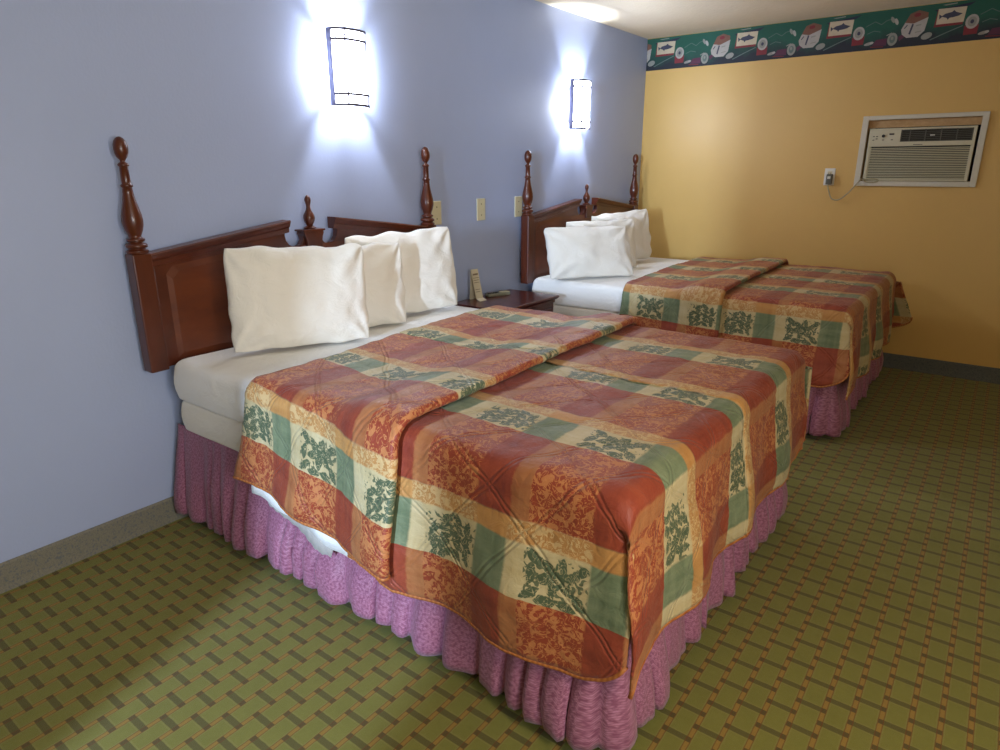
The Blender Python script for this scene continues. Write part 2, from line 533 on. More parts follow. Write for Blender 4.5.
# ------------------------------------------------------------------ wallpaper border (printed band, one flat strip)
def border():
    cols = [('border_green', (22, 74, 60)), ('border_navy', (34, 36, 60)), ('border_cream', (196, 182, 154)), ('border_red', (124, 34, 42)),
            ('border_grey', (142, 142, 132)), ('border_brown', (120, 80, 62)), ('border_white', (172, 166, 158)), ('border_plum', (86, 36, 62)), ('border_line', (96, 112, 104)), ('border_ink', (56, 58, 78))]
    mats = [simple(n, c, 0.6, nscale=25, namp=0.18) for n, c in cols]
    t = NT('border_ground')
    co = t.coord()
    z = t.sep(co)[2]
    n1 = t.noise(co, 5, 4, 0.6)
    f = t.step(t.math('ADD', t.math('MULTIPLY', t.math('SUBTRACT', z, 2.20), 4.0), t.math('MULTIPLY', n1, 0.9)), 0.55, 0.95)
    t.bsdf(t.mix(f, lin((22, 30, 42)), lin((18, 84, 66))), 0.6)
    mats.append(t.m)
    G, NV, CR, RD, GY, BR, WH, PL, LN, INK, BG = range(11)
    z0, z1 = 2.198, 2.437
    m = MB()
    lay = [0.0010]
    def poly(pts, k, d):
        pts = [p for p in pts if True]
        # faces turned towards -y (the room)
        area = sum(pts[i][0] * pts[(i + 1) % len(pts)][1] - pts[(i + 1) % len(pts)][0] * pts[i][1] for i in range(len(pts)))
        if area < 0: pts = pts[::-1]
        m.add([(x, -d, zz) for x, zz in pts], [tuple(range(len(pts)))], k)
    def clipx(pts, lo=0.002, hi=RX - 0.01):
        def side(ps, f, at):
            o = []
            for i in range(len(ps)):
                a, b = ps[i], ps[(i + 1) % len(ps)]
                if f(a): o.append(a)
                if f(a) != f(b):
                    q = (at - a[0]) / (b[0] - a[0]); o.append((at, a[1] + q * (b[1] - a[1])))
            return o
        ps = side(pts, lambda p: p[0] >= lo, lo)
        return side(ps, lambda p: p[0] <= hi, hi) if ps else ps
    def P(pts, k, d):
        ps = clipx(pts)
        if len(ps) > 2: poly(ps, k, d)
    def ell(cx, cz, rx, rz, k, d, n=18, rot=0.0):
        P([(cx + rx * math.cos(a) * math.cos(rot) - rz * math.sin(a) * math.sin(rot), cz + rx * math.cos(a) * math.sin(rot) + rz * math.sin(a) * math.cos(rot)) for a in [2 * PI * i / n for i in range(n)]], k, d)
    def stroke(pts, w, k, d):
        for i in range(len(pts) - 1):
            (xa, za), (xb, zb) = pts[i], pts[i + 1]
            L = math.hypot(xb - xa, zb - za); nx, nzz = -(zb - za) / L * w / 2, (xb - xa) / L * w / 2
            P([(xa + nx, za + nzz), (xb + nx, zb + nzz), (xb - nx, zb - nzz), (xa - nx, za - nzz)], k, d)
    # backing strip with real thickness
    m.box(0.0005, RX, -0.0010, 0, z0, z1, BG)
    for k in range(-1, 8):
        x = 0.088 + 0.6475 * k
        d1, d2, d3, d4 = 0.0013, 0.0016, 0.0019, 0.0022
        # navy drift behind the card and along the bottom
        P([(x - 0.02, 2.40), (x + 0.20, 2.425), (x + 0.17, 2.405), (x + 0.02, 2.375)], NV, d1)
        P([(x + 0.02, 2.425), (x + 0.10, 2.430), (x + 0.10, 2.424), (x + 0.04, 2.420)], GY, d2)
        # card with a fish
        P([(x - 0.010, 2.298), (x + 0.146, 2.300), (x + 0.156, 2.400), (x, 2.402)], RD, d2)
        P([(x, 2.313), (x + 0.150, 2.314), (x + 0.156, 2.402), (x + 0.003, 2.404)], CR, d3)
        fx, fz = x + 0.078, 2.358
        body = [(-0.055, 0.0), (-0.035, 0.014), (0.0, 0.020), (0.012, 0.030), (0.022, 0.019), (0.04, 0.012), (0.060, 0.006), (0.040, -0.006), (0.012, -0.011), (-0.010, -0.013), (-0.016, -0.024), (-0.024, -0.012), (-0.040, -0.006)]
        P([(fx + a, fz + b) for a, b in body], INK, d4)
        P([(fx - 0.048, fz), (fx - 0.068, fz + 0.014), (fx - 0.064, fz - 0.016)], INK, d4)
        # reel over a red box
        P([(x + 0.160, 2.235), (x + 0.232, 2.237), (x + 0.236, 2.290), (x + 0.158, 2.288)], RD, d2)
        ell(x + 0.197, 2.310, 0.036, 0.042, WH, d3)
        ell(x + 0.197, 2.310, 0.024, 0.029, GY, d4)
        ell(x + 0.197, 2.310, 0.010, 0.012, INK, 0.0025)
        # rod with line below the card
        stroke([(x - 0.02, 2.225), (x + 0.07, 2.262), (x + 0.15, 2.292)], 0.006, LN, d2)
        stroke([(x + 0.235, 2.345), (x + 0.29, 2.372), (x + 0.33, 2.350), (x + 0.36, 2.372), (x + 0.40, 2.378)], 0.004, LN, d2)
        stroke([(x + 0.25, 2.30), (x + 0.29, 2.315), (x + 0.33, 2.305)], 0.004, LN, d2)
        # fly, plum hook patch
        ell(x + 0.268, 2.238, 0.030, 0.010, GY, d3, 12, 0.2)
        ell(x + 0.285, 2.242, 0.012, 0.008, WH, d4, 10, 0.2)
        P([(x + 0.29, 2.222), (x + 0.375, 2.218), (x + 0.375, 2.262), (x + 0.31, 2.258)], PL, d2)
        stroke([(x + 0.28, 2.216), (x + 0.36, 2.211)], 0.005, RD, d3)
        # coil
        ell(x + 0.408, 2.252, 0.030, 0.040, GY, d3)
        ell(x + 0.408, 2.252, 0.017, 0.024, LN, d4)
        ell(x + 0.406, 2.258, 0.008, 0.011, GY, 0.0025)
        stroke([(x + 0.37, 2.278), (x + 0.40, 2.292)], 0.006, GY, d3)
        # leaves
        ell(x + 0.395, 2.372, 0.010, 0.022, GY, d3, 12, 0.5)
        ell(x + 0.418, 2.358, 0.010, 0.022, WH, d3, 12, 0.4)
        # creel basket
        P([(x + 0.44, 2.262), (x + 0.50, 2.30), (x + 0.50, 2.28), (x + 0.45, 2.235)], PL, d1)
        P([(x + 0.470, 2.345), (x + 0.494, 2.395), (x + 0.540, 2.412), (x + 0.596, 2.392), (x + 0.596, 2.340), (x + 0.53, 2.315)], BR, d2)
        ell(x + 0.535, 2.385, 0.020, 0.012, RD, d3, 12, 0.1)
        P([(x + 0.452, 2.305), (x + 0.470, 2.345), (x + 0.520, 2.335), (x + 0.600, 2.365), (x + 0.588, 2.285), (x + 0.555, 2.252), (x + 0.49, 2.252), (x + 0.46, 2.275)], WH, d3)
        P([(x + 0.512, 2.335), (x + 0.522, 2.33), (x + 0.508, 2.27), (x + 0.498, 2.275)], INK, d4)
        stroke([(x + 0.535, 2.32), (x + 0.565, 2.325)], 0.008, GY, d4)
        stroke([(x + 0.470, 2.31), (x + 0.485, 2.33)], 0.006, INK, d4)
        stroke([(x + 0.535, 2.28), (x + 0.57, 2.285)], 0.006, GY, d4)
        ell(x + 0.605, 2.252, 0.032, 0.020, GY, d4, 14, 0.3)
    return struct(m.build('trim_1', mats))
border()

# ------------------------------------------------------------------ beds
HWID = 0.760                    # mattress half width
MX0, MX1 = 0.084, 2.045
ZT = 0.715                      # mattress top
def rounded_slab(name, x0, x1, hw, z0, z1, r, mat, parent, crown=0.0, seed=0, cr=0.032):
    """mattress-like slab: rounded plan corners, rounded edges, slightly crowned top"""
    def plan(n=10):
        pts = []
        for cx, cy, a0 in ((x1 - cr, hw - cr, 0), (x0 + cr, hw - cr, PI / 2), (x0 + cr, -hw + cr, PI), (x1 - cr, -hw + cr, 1.5 * PI)):
            for i in range(n + 1):
                a = a0 + PI / 2 * i / n
                pts.append((cx + cr * math.cos(a), cy + cr * math.sin(a)))
        # subdivide straight stretches
        out = []
        for i, p in enumerate(pts):
            q = pts[(i + 1) % len(pts)]
            L = math.hypot(q[0] - p[0], q[1] - p[1]); k = max(1, int(L / 0.09))
            for j in range(k): out.append((p[0] + (q[0] - p[0]) * j / k, p[1] + (q[1] - p[1]) * j / k))
        return out
    pl = plan(); n = len(pl)
    cxm = (x0 + x1) / 2
    prof = []                     # (inset, z)
    for i in range(5):
        a = PI / 2 * i / 4
        prof.append((r * 0.5 * (1 - math.sin(a)), z0 + r * 0.5 * (1 - math.cos(a))))
    for i in range(1, 4): prof.append((-0.006 * math.sin(PI * i / 4), z0 + r * 0.5 + (z1 - z0 - 1.5 * r) * i / 4))
    for i in range(7):
        a = PI / 2 * i / 6
        prof.append((r * (1 - math.cos(a)), z1 - r * (1 - math.sin(a))))
    for ins in (0.10, 0.16, 0.25, 0.40, 0.55): prof.append((ins, z1 + crown * sstep(ins, 0.04, 0.5)))
    vs = []; fs = []
    for ins, z in prof:
        for (x, y) in pl:
            fx = 1 - ins / ((x1 - x0) / 2); fy = 1 - ins / hw
            X = cxm + (x - cxm) * fx; Y = y * fy
            d = 0.004 * nz(X * 4 + seed, Y * 4, z * 9)
            vs.append((X + d * 0.3, Y + d, z + d * (0.6 if z > z1 - 0.06 else 0.2)))
    for j in range(len(prof) - 1):
        for i in range(n):
            i2 = (i + 1) % n
            fs.append((j * n + i, j * n + i2, (j + 1) * n + i2, (j + 1) * n + i))
    fs.append(tuple(range(n))[::-1]); fs.append(tuple((len(prof) - 1) * n + i for i in range(n)))
    return mesh(name, vs, fs, mat, parent, True)

def skirt(parent, seed, name='bed_skirt'):
    """gathered skirt along near side, foot and far side"""
    rnd = random.Random(seed)
    hw = 0.741; xe = 2.026; x0 = 0.045; cr = 0.03
    path = []
    step = 0.010
    x = x0
    while x < xe - cr: path.append((x, -hw, 0, -1)); x += step
    for i in range(1, 8):
        a = -PI / 2 + PI / 2 * i / 8
        path.append((xe - cr + cr * math.cos(a), -hw + cr + cr * math.sin(a), math.cos(a), math.sin(a)))
    y = -hw + cr
    while y < hw - cr: path.append((xe, y, 1, 0)); y += step
    for i in range(1, 8):
        a = PI / 2 * i / 8
        path.append((xe - cr + cr * math.cos(a), hw - cr + cr * math.sin(a), math.cos(a), math.sin(a)))
    x = xe - cr
    while x > x0: path.append((x, hw, 0, 1)); x -= step
    ztop, zbot, nr = 0.430, 0.040, 18
    # gathers of uneven width
    s = 0; phase = []; ph = 0.0; wl = 0.1; amp = 1.0; tgt = 1.0
    last = None; left = 0.0; cum = []
    for i, p in enumerate(path):
        if i: s += math.hypot(p[0] - path[i - 1][0], p[1] - path[i - 1][1])
        cum.append(s)
        if left <= 0:
            wl = rnd.choice((0.055, 0.07, 0.09, 0.13)) * rnd.uniform(0.85, 1.15); tgt = rnd.uniform(0.45, 1.25); left = wl
        left -= step; amp += (tgt - amp) * 0.25
        ph += 2 * PI * step / wl
        phase.append((ph, amp))
    vs, fs, uvs = [], [], []
    for j in range(nr + 1):
        f = j / nr
        z = ztop + (zbot - ztop) * f
        for i, (px, py, nx, ny) in enumerate(path):
            w, a = phase[i]
            g = sstep(f, -0.12, 0.95)
            if ny < -0.9 and 0.55 < px < 1.35: g *= 1 - 0.6 * (1 - sstep(f, 0.45, 0.8)) * sstep(px, 0.55, 0.7) * (1 - sstep(px, 1.2, 1.35))
            q = math.sin(w + 0.7 * math.sin(w * 0.37 + 1.5 * f) + 0.8 * f * nz(cum[i] * 3, f * 2, 7.7)) * 0.5 + 0.5
            q = 0.75 * q ** 0.7 + 0.25 * (math.sin(w * 2.3 + 1.1) * 0.5 + 0.5) * (1 - 0.5 * f)
            d = 0.002 + 0.030 * g + a * (0.004 + 0.046 * g) * q + 0.018 * g * nz(cum[i] * 5, f * 2.0, seed)
            # the stretch at the foot corner flares further out
            dc = math.hypot(px - 2.05, py + hw)
            d += 0.030 * f * math.exp(-(dc / 0.30) ** 2)
            side = -math.cos(w) * 0.016 * g * a
            zz = z + (0.018 * (nz(cum[i] * 2.3, seed, 3.3)) + 0.010 * (1 - q)) * f
            vs.append((max(0.024, px + nx * d - ny * side), py + ny * d + nx * side, max(0.012, zz)))
            uvs.append((cum[i] * 1.4, z))
    n = len(path)
    for j in range(nr):
        for i in range(n - 1):
            fs.append((j * n + i, (j + 1) * n + i, (j + 1) * n + i + 1, j * n + i + 1))
    o = mesh(name, vs, fs, M['skirt'], parent, True, uvs)
    so = o.modifiers.new('thick', 'SOLIDIFY'); so.thickness = 0.003; so.offset = -1
    return o

def make_bed():
    b = empty('bed', (0, -3.56, 0), 'near double bed with white mattress and mauve gathered skirt, closest to the camera', 'bed', 'two double beds with mauve skirts')
    rounded_slab('mattress', MX0, MX1, HWID, 0.545, ZT, 0.042, M['sheet'], b, 0.006, 1)
    rounded_slab('box_spring', MX0 + 0.004, MX1 - 0.010, HWID - 0.006, 0.418, 0.548, 0.022, M['tick'], b, 0, 7, 0.034)
    sk = skirt(b, 3)
    fr = MB()
    for y in (-0.66, 0.66): fr.box(0.15, 2.0, y - 0.018, y + 0.018, 0.375, 0.416)
    for x in (0.22, 1.1, 1.92): fr.box(x - 0.018, x + 0.018, -0.66, 0.66, 0.378, 0.412)
    bevel(fr.build('bed_frame', M['steel'], b), 0.003)
    for x in (0.24, 1.88):
        for y in (-0.62, 0.62):
            l = MB(); l.box(x - 0.016, x + 0.016, y - 0.016, y + 0.016, 0.05, 0.378)
            lo = bevel(l.build('leg', M['steel'], b), 0.003)
            c = MB()
            vs = []
            c.tube([(x, y - 0.014, 0.026), (x, y - 0.010, 0.026), (x, y + 0.010, 0.026), (x, y + 0.014, 0.026)], 0.026, 16)
            autosmooth(c.build('caster', M['caster'], lo))
    return b
bed1 = make_bed()
bed2 = copy_tree(bed1)
bed2.location = (0, -1.03, 0)
bed2['label'] = 'far double bed with white mattress and mauve skirt, beside the yellow wall'

# ------------------------------------------------------------------ bedspreads
SY = 0.786                      # half width of the draped spread (outside)
SX = 2.085                      # outer x of the foot drop
SZ = 0.738                      # height of the lower layer on top
RR = 0.055
QA = PI * RR / 4
def edge_profile(w):
    """w>0 on top, w<0 hanging; returns (inward distance from the outer plane, drop, normal (in, up))"""
    if w >= QA: return RR + (w - QA), 0.0, (0, 1)
    if w <= -QA: return 0.0, RR + (-w - QA), (-1, 0)
    a = (QA - w) / RR                      # 0 at top .. pi/2
    return RR - RR * math.sin(a), RR - RR * math.cos(a), (-math.sin(a), math.cos(a))

def make_spread(yc, xh_near, xh_far, xf_near, xf_far, seed, label, shift0, shift1, hem_lo, far_flare, voff=0.0, uoff=0.0):
    root = tag(bpy.data.objects.new('bedspread', None), label, 'bedspread', 'plaid quilted bedspreads on the beds')
    COL.objects.link(root); root.location = (0, yc, 0)
    W = 2 * SY
    # V columns: normalised stations; (region, q)
    nd = 22; nt = 84
    Vtop0, Vtop1 = -QA, W + QA
    # s stations: path of (kind, value, lift)
    path = []
    n1 = 54
    for i in range(n1 + 1): path.append(('u', i / n1))
    R1 = 0.011
    for i in range(1, 6): path.append(('f', i / 6))
    OV = 0.20
    n2 = 10
    for i in range(n2 + 1): path.append(('b', i / n2))
    for i in range(1, 5): path.append(('g', i / 5))
    n3 = 12
    for i in range(n3 + 1): path.append(('h', i / n3))
    n4 = 38
    for i in range(1, n4 + 1): path.append(('l', i / n4))
    XE = SX - RR                        # where the foot rounding starts on top
    # foot arc
    for i in range(1, 9): path.append(('a', i / 8))
    ntop = len(path)
    nf = 24
    def station(p, vn, near=1.0):
        """vn: 0 near .. 1 far (fraction across) -> x, lift, U, shift"""
        xh = xh_near + (xh_far - xh_near) * vn + (0.085 if seed == 1 else 0.025) * math.exp(-(vn / 0.35) ** 2) * near
        xf = xf_near + (xf_far - xf_near) * vn
        k, q = p
        sh1 = shift1
        if k == 'u':
            x = xh + (xf - xh) * q
            return x, 0.006 + 0.036 * sstep(x, xf - 0.33, xf - 0.12) , x, shift0 + (shift1 - shift0) * q
        if k == 'f':
            a = PI * q
            return xf + R1 * math.sin(a), 0.042 - R1 * (1 - math.cos(a)), xf + R1 * a, shift1
        if k == 'b':
            return xf - OV * q, 0.042 - 2 * R1 - 0.002 * q, xf + PI * R1 + OV * q, shift1 * (1 - 0.3 * q)
        if k == 'g':
            a = PI * q
            return xf - OV - 0.010 * math.sin(a), 0.018 - 0.008 * (1 - math.cos(a)), xf + OV + PI * R1 + 0.03 * q, shift1 * (0.7 - 0.1 * q)
        U0 = xf + OV + PI * R1 + 0.035
        if k == 'h':
            return xf - OV + OV * q, 0.002, U0 + OV * q, shift1 * 0.6 * (1 - q)
        U1 = U0 + OV
        if k == 'l':
            x = xf + (XE - xf) * q
            return x, 0.0, U1 + (x - xf), 0.0
        if k == 'a':
            return XE, 0.0, U1 + (XE - xf) + RR * PI / 2 * q, 0.0
    vs, uvs, keep = [], [], []
    cols = []
    for j in range(nd): cols.append(('n', j / nd))
    for j in range(nt + 1): cols.append(('t', j / nt))
    for j in range(1, nd + 1): cols.append(('r', j / nd))
    Vhem_n0 = -hem_lo                  # hem depth in cloth coordinates (near)
    Vhem_f0 = W + hem_lo * 0.98
    idx = {}
    def place(x, w, lift, s, foot=None, drop_extra=0.0):
        """w: across coordinate (0 at the near outer corner, W at the far one)"""
        if w < W / 2:
            ins, drop, (ni, nu) = edge_profile(w)
            y = -SY + ins; ny = ni * 1.0; side = -1
            depth = max(0.0, -w - QA)
        else:
            ins, drop, (ni, nu) = edge_profile(W - w)
            y = SY - ins; ny = -ni; side = 1
            depth = max(0.0, w - W - QA)
        z = SZ - drop
        ripple = 0.0
        if depth > 0:
            g = min(1, depth / 0.3)
            ripple = g * (0.016 * math.sin(2 * PI * x / 0.42 + seed + side) + 0.012 * nz(x * 4.2 + seed * 3, depth * 2, side)) + 0.035 * g * g * 0.8 + g * 0.014
            if side > 0:
                ripple += far_flare * g * sstep(x, 1.75, 2.1)
                x += far_flare * 1.3 * g * sstep(x, 1.70, 2.1)
        top = 1.0 - min(1, depth / 0.05)
        und = 0.006 * nz(x * 5 + seed, w * 5, 1.3) + 0.0035 * nz(x * 13, w * 13 + seed, 4.1) + 0.003 * nz(x * 28, w * 28, seed)
        off = lift + und + ripple
        # normal direction
        return Vector((x, y + ny * off, z + nu * off)), (ny, nu)
    for i, p in enumerate(path):
        for j, (reg, q) in enumerate(cols):
            # first estimate of V to get across fraction
            if reg == 't':
                V = Vtop0 + (Vtop1 - Vtop0) * q
                vn = q
            else:
                vn = 0.0 if reg == 'n' else 1.0
            x, lift, U, sh = station(p, vn, q if reg == 'n' else 1.0)
            # hem curves: rounded corner at the foot end of the side panels, pulled corner at the fold
            Vh = Vhem_n0 if reg != 'r' else Vhem_f0
            if reg in ('n', 'r'):
                R = 0.10
                e = 0.0
                xend = SX - 0.004
                if p[0] in ('l', 'a'):
                    xx = x if p[0] == 'l' else XE + (xend - XE) * p[1]
                    t0 = xx - (xend - R)
                    if t0 > 0: e = R - math.sqrt(max(0, R * R - min(R, t0) ** 2)) 
                    x = xx
                e += 0.012 * nz(x * 3, seed, 2.0)
                if p[0] in ('u', 'f') : e += 0.03 * sstep(x, 1.18, 1.40) * 0 
                sdir = 1 if reg == 'n' else -1
                Vh = Vh + sdir * min(e, 0.085)
                if reg == 'n': V = Vh + (Vtop0 - Vh) * q
                else: V = Vtop1 + (Vh - Vtop1) * q
                if p[0] == 'a': U = U
            w = V + sh * (1 if reg != 'r' else 0.6) * (1.0 if True else 0)
            if p[0] == 'a' and reg == 't':
                a = PI / 2 * p[1]
                pt, (ny, nu) = place(XE, w, lift, i)
                # turn down over the foot edge
                pt.x = XE + RR * math.sin(a) + 0.004 * nz(w * 6, p[1], seed)
                pt.z -= RR * (1 - math.cos(a))
            else:
                pt, _ = place(x, w, lift, i)
                if p[0] == 'a':               # side panel end folds a little round the corner
                    pt.x += 0.030 * min(1, abs(w) / 0.3) * p[1]
                    pt.y += (0.022 * p[1] ** 2) * (1 if reg == 'n' else -1) * (1 - 0.5 * min(1, abs(w) / 0.3)) * (0.4 if far_flare > 0.05 and reg == 'r' else 1)
            idx[(i, j)] = len(vs); vs.append(pt); uvs.append((U, V))
    fs = []
    NC = len(cols)
    for i in range(ntop - 1):
        for j in range(NC - 1):
            fs.append((idx[(i, j)], idx[(i + 1, j)], idx[(i + 1, j + 1)], idx[(i, j + 1)]))
    # foot panel continues from the arc's last row, top columns only
    j0 = nd; j1 = nd + nt
    prev = [idx[(ntop - 1, j)] for j in range(j0, j1 + 1)]
    footlen = 0.385
    hemf = []
    for r in range(1, nf + 1):
        f = r / nf
        cur = []
        for k, j in enumerate(range(j0, j1 + 1)):
            q = k / nt
            base = vs[idx[(ntop - 1, j)]]
            ed = min(q, 1 - q) * W
            L = footlen * f
            L2 = L * (1.0 + 0.03 * nz(q * 6, seed, 8.8))
            g = sstep(f, 0, 0.8)
            out = 0.030 * g + g * (0.016 * math.sin(2 * PI * q * W / 0.40 + 1.3 * seed) + 0.012 * nz(q * 7 + seed, f * 2, 5.5)) + 0.003 * nz(q * 40, f * 14, seed)
            yb = base.y
            # the side edges hang straight down near the slits
            pinch = 0.0
            if ed < 0.16 and q < 0.5: pinch = -(0.16 - ed) * 0.30 * sstep(f, 0, 0.7); L2 *= 1 - 0.3 * (0.16 - ed)
            elif ed < 0.10: pinch = (0.10 - ed) * 0.35 * f; L2 *= 1 - 2.0 * (0.10 - ed)
            yb += pinch * (1 if q < 0.5 else -1) * 0.6
            hang = base.z - L2
            cur.append(len(vs))
            vs.append(Vector((base.x + out, yb, hang)))
            U, V = uvs[idx[(ntop - 1, j)]]
            uvs.append((U + L, V))
        for k in range(nt):
            fs.append((prev[k], cur[k], cur[k + 1], prev[k + 1]))
        prev = cur
        hemf.append((cur[0], cur[-1]))
    cover = mesh('quilted_cover', vs, fs, M['spread'], root, True, [(a + uoff, b + voff) for a, b in uvs])
    so = cover.modifiers.new('thick', 'SOLIDIFY'); so.thickness = 0.008; so.offset = 0
    # corded edge along the hems
    def cord(ids):
        m = MB(); m.tube([vs[k] for k in ids], 0.0062, 8)
        o = m.build('piping', M['piping'], root, True)
        o['label'] = 'gold corded edge'
    near = [idx[(i, 0)] for i in range(ntop)]
    cord(near)
    cord(prev)
    cord([idx[(i, NC - 1)] for i in range(ntop)])
    return root
sp1 = make_spread(-3.56, 0.585, 0.565, 1.385, 1.34, 1, 'red, green and gold plaid quilted bedspread on the near bed, turned back at the pillows', 0.13, 0.06, 0.475, 0.0)
sp2 = make_spread(-1.03, 0.77, 0.70, 1.41, 1.35, 5, 'red, green and gold plaid quilted bedspread on the far bed by the yellow wall', 0.03, 0.02, 0.405, 0.085, -0.115, 0.06)

# white flat sheet hanging out below the near spread
def flat_sheet():
    root = tag(bpy.data.objects.new('flat_sheet', None), 'loose white flat sheet hanging out below the near plaid bedspread', 'sheet')
    COL.objects.link(root); root.location = (0, -3.56, 0)
    def sheet(name, x0, x1, hem, y, mat, n=60, m=16):
        vs, fs = [], []
        for i in range(n + 1):
            x = x0 + (x1 - x0) * i / n
            zb = hem(x)
            for j in range(m + 1):
                f = j / m
                if f < 0.25:
                    yy = y + 0.30 * (1 - f / 0.25) + 0.02; zz = 0.7265
                else:
                    g = (f - 0.25) / 0.75
                    a = min(1, g / 0.12)
                    yy = y + 0.02 * (1 - math.sin(a * PI / 2)) - 0.030 * sstep(g, 0.2, 1.0) + (0.006 * math.sin(x * 30) * g)
                    zz = 0.7265 - 0.015 * (1 - math.cos(a * PI / 2)) - (0.7115 - zb) * max(0, (g - 0.05)) / 0.95
                vs.append((x, yy, zz))
        for i in range(n):
            for j in range(m):
                a = i * (m + 1) + j
                fs.append((a, a + 1, a + m + 2, a + m + 1))
        o = mesh(name, vs, fs, mat, root, True)
        s = o.modifiers.new('thick', 'SOLIDIFY'); s.thickness = 0.002
        return o
    def hem1(x):
        return 0.318 - 0.028 * sstep(x, 0.64, 0.92) - 0.045 * sstep(x, 0.92, 1.07) + 0.10 * sstep(x, 1.15, 1.25)
    sheet('sheet_drop', 0.63, 1.50, hem1, -0.7750, M['sheet'])
    def hem2(x):
        return 0.300 - 0.085 * sstep(x, 0.74, 1.02) + 0.004 * math.sin(x * 160) + 0.10 * sstep(x, 1.05, 1.08)
    p = sheet('scalloped_pad', 0.72, 1.45, hem2, -0.7735, M['pad'])
    p['label'] = 'grey scalloped pad edge under the sheet'
    return root
flat_sheet()

# ------------------------------------------------------------------ pillows
def pillow(loc, yaw, lean, w, h, t, seed, label, roll=0.0, sag=0.0):
    """stands on its long edge: local y = width, z = height, +x = face"""
    n, m = 44, 32
    vs, fs = [], []
    rnd = random.Random(seed)
    c = [rnd.uniform(0.85, 1.15) for _ in range(4)]
    def pt(u, v, s):
        # u,v in -1..1 ; pulled-in edges, pointed corners
        pu = u * (1 - 0.055 * (1 - v * v) * 0 - 0.020 * (1 - abs(v) ** 2.2) * abs(u) ** 5 - 0.045 * abs(u) ** 5 * abs(v) ** 7)
        pv = v * (1 - 0.035 * (1 - abs(u) ** 2.2) * abs(v) ** 5 - 0.035 * abs(v) ** 5 * abs(u) ** 7)
        e = max(0.0, (1 - abs(u) ** 2.4)) ** 0.55 * max(0.0, (1 - abs(v) ** 2.4)) ** 0.55
        bulge = 1.0 + 0.25 * (-v) * (1 - abs(v)) 
        x = s * t / 2 * e * bulge
        fold = 0.0
        # corner creases and soft wrinkles
        for k, (cu, cv) in enumerate(((-1, -1), (1, -1), (1, 1), (-1, 1))):
            dd = math.hypot((u - cu) * 1.3, v - cv)
            ang = math.atan2(v - cv, (u - cu) * 1.3)
            fold += math.exp(-(dd / 0.75) ** 2) * math.sin(ang * 9 * c[k] + seed) * 0.010
        fold += 0.010 * nz(u * 2.2 + seed, v * 2.2, s) + 0.006 * nz(u * 6 + seed * 2, v * 3.5, s * 2 + 5)
        x += s * fold * min(1, e * 2.2)
        y = pu * w / 2 + 0.010 * nz(v * 3, seed, 1.0) * abs(u)
        z = pv * h / 2 + 0.012 * nz(u * 3, seed + 4, 2.0) * abs(v) - sag * (u * u) * 0.0
        z -= sag * abs(u) ** 3 * (1 if v > 0 else 0) * v
        return Vector((x, y, z))
    grids = []
    for s in (1, -1):
        g = []
        for i in range(n + 1):
            row = []
            for j in range(m + 1):
                u = math.sin(PI / 2 * (-1 + 2 * i / n)); v = math.sin(PI / 2 * (-1 + 2 * j / m))
                u = 0.6 * u + 0.4 * (-1 + 2 * i / n); v = 0.6 * v + 0.4 * (-1 + 2 * j / m)
                if s == -1 and (i in (0, n) or j in (0, m)):
                    row.append(grids[0][i][j]); continue
                row.append(len(vs)); vs.append(pt(u, v, s))
            g.append(row)
        grids.append(g)
        for i in range(n):
            for j in range(m):
                q = (g[i][j], g[i + 1][j], g[i + 1][j + 1], g[i][j + 1])
                fs.append(q if s == 1 else q[::-1])
    Rm = Matrix.Rotation(yaw, 4, 'Z') @ Matrix.Rotation(-lean, 4, 'Y') @ Matrix.Rotation(roll, 4, 'X')
    vs = [Rm @ v for v in vs]
    zmin = min(v.z for v in vs)
    # settle: flatten the lowest few centimetres onto the mattress
    dip = 0.018
    out = []
    for v in vs:
        z = v.z - zmin
        if z < dip * 2: z = dip + (z - dip) * 0.5 if z > dip else dip * 0.5 + z * 0.5
        out.append(Vector((v.x, v.y, z - dip * 0.5)))
    o = mesh('pillow', out, fs, M['linen'], None, True, None, None, (loc[0], loc[1], loc[2]))
    return tag(o, label, 'pillow', 'white pillows against the headboards')
PZ = 0.726
pillow((0.370, -3.890, PZ), math.radians(-24), math.radians(8), 0.565, 0.415, 0.18, 2, 'front white pillow of the near bed, leftmost, overlapping the other two', math.radians(-2))
pillow((0.305, -3.560, PZ), math.radians(-20), math.radians(6), 0.52, 0.392, 0.15, 9, 'middle white pillow of the near bed, mostly hidden behind the front one')
pillow((0.268, -3.185, PZ), math.radians(-14), math.radians(8), 0.61, 0.418, 0.15, 13, 'rightmost white pillow of the near bed, beside the nightstand', math.radians(2))
pillow((0.410, -1.575, PZ), math.radians(-36), math.radians(24), 0.62, 0.365, 0.18, 21, 'front white pillow of the far bed, leftmost, overlapping the other two')
pillow((0.320, -1.235, PZ), math.radians(-27), math.radians(10), 0.60, 0.365, 0.14, 33, 'middle white pillow of the far bed, sandwiched between the other two')
pillow((0.285, -0.855, PZ), math.radians(-17), math.radians(8), 0.62, 0.385, 0.15, 37, 'rightmost white pillow of the far bed, beside the yellow wall', math.radians(3))

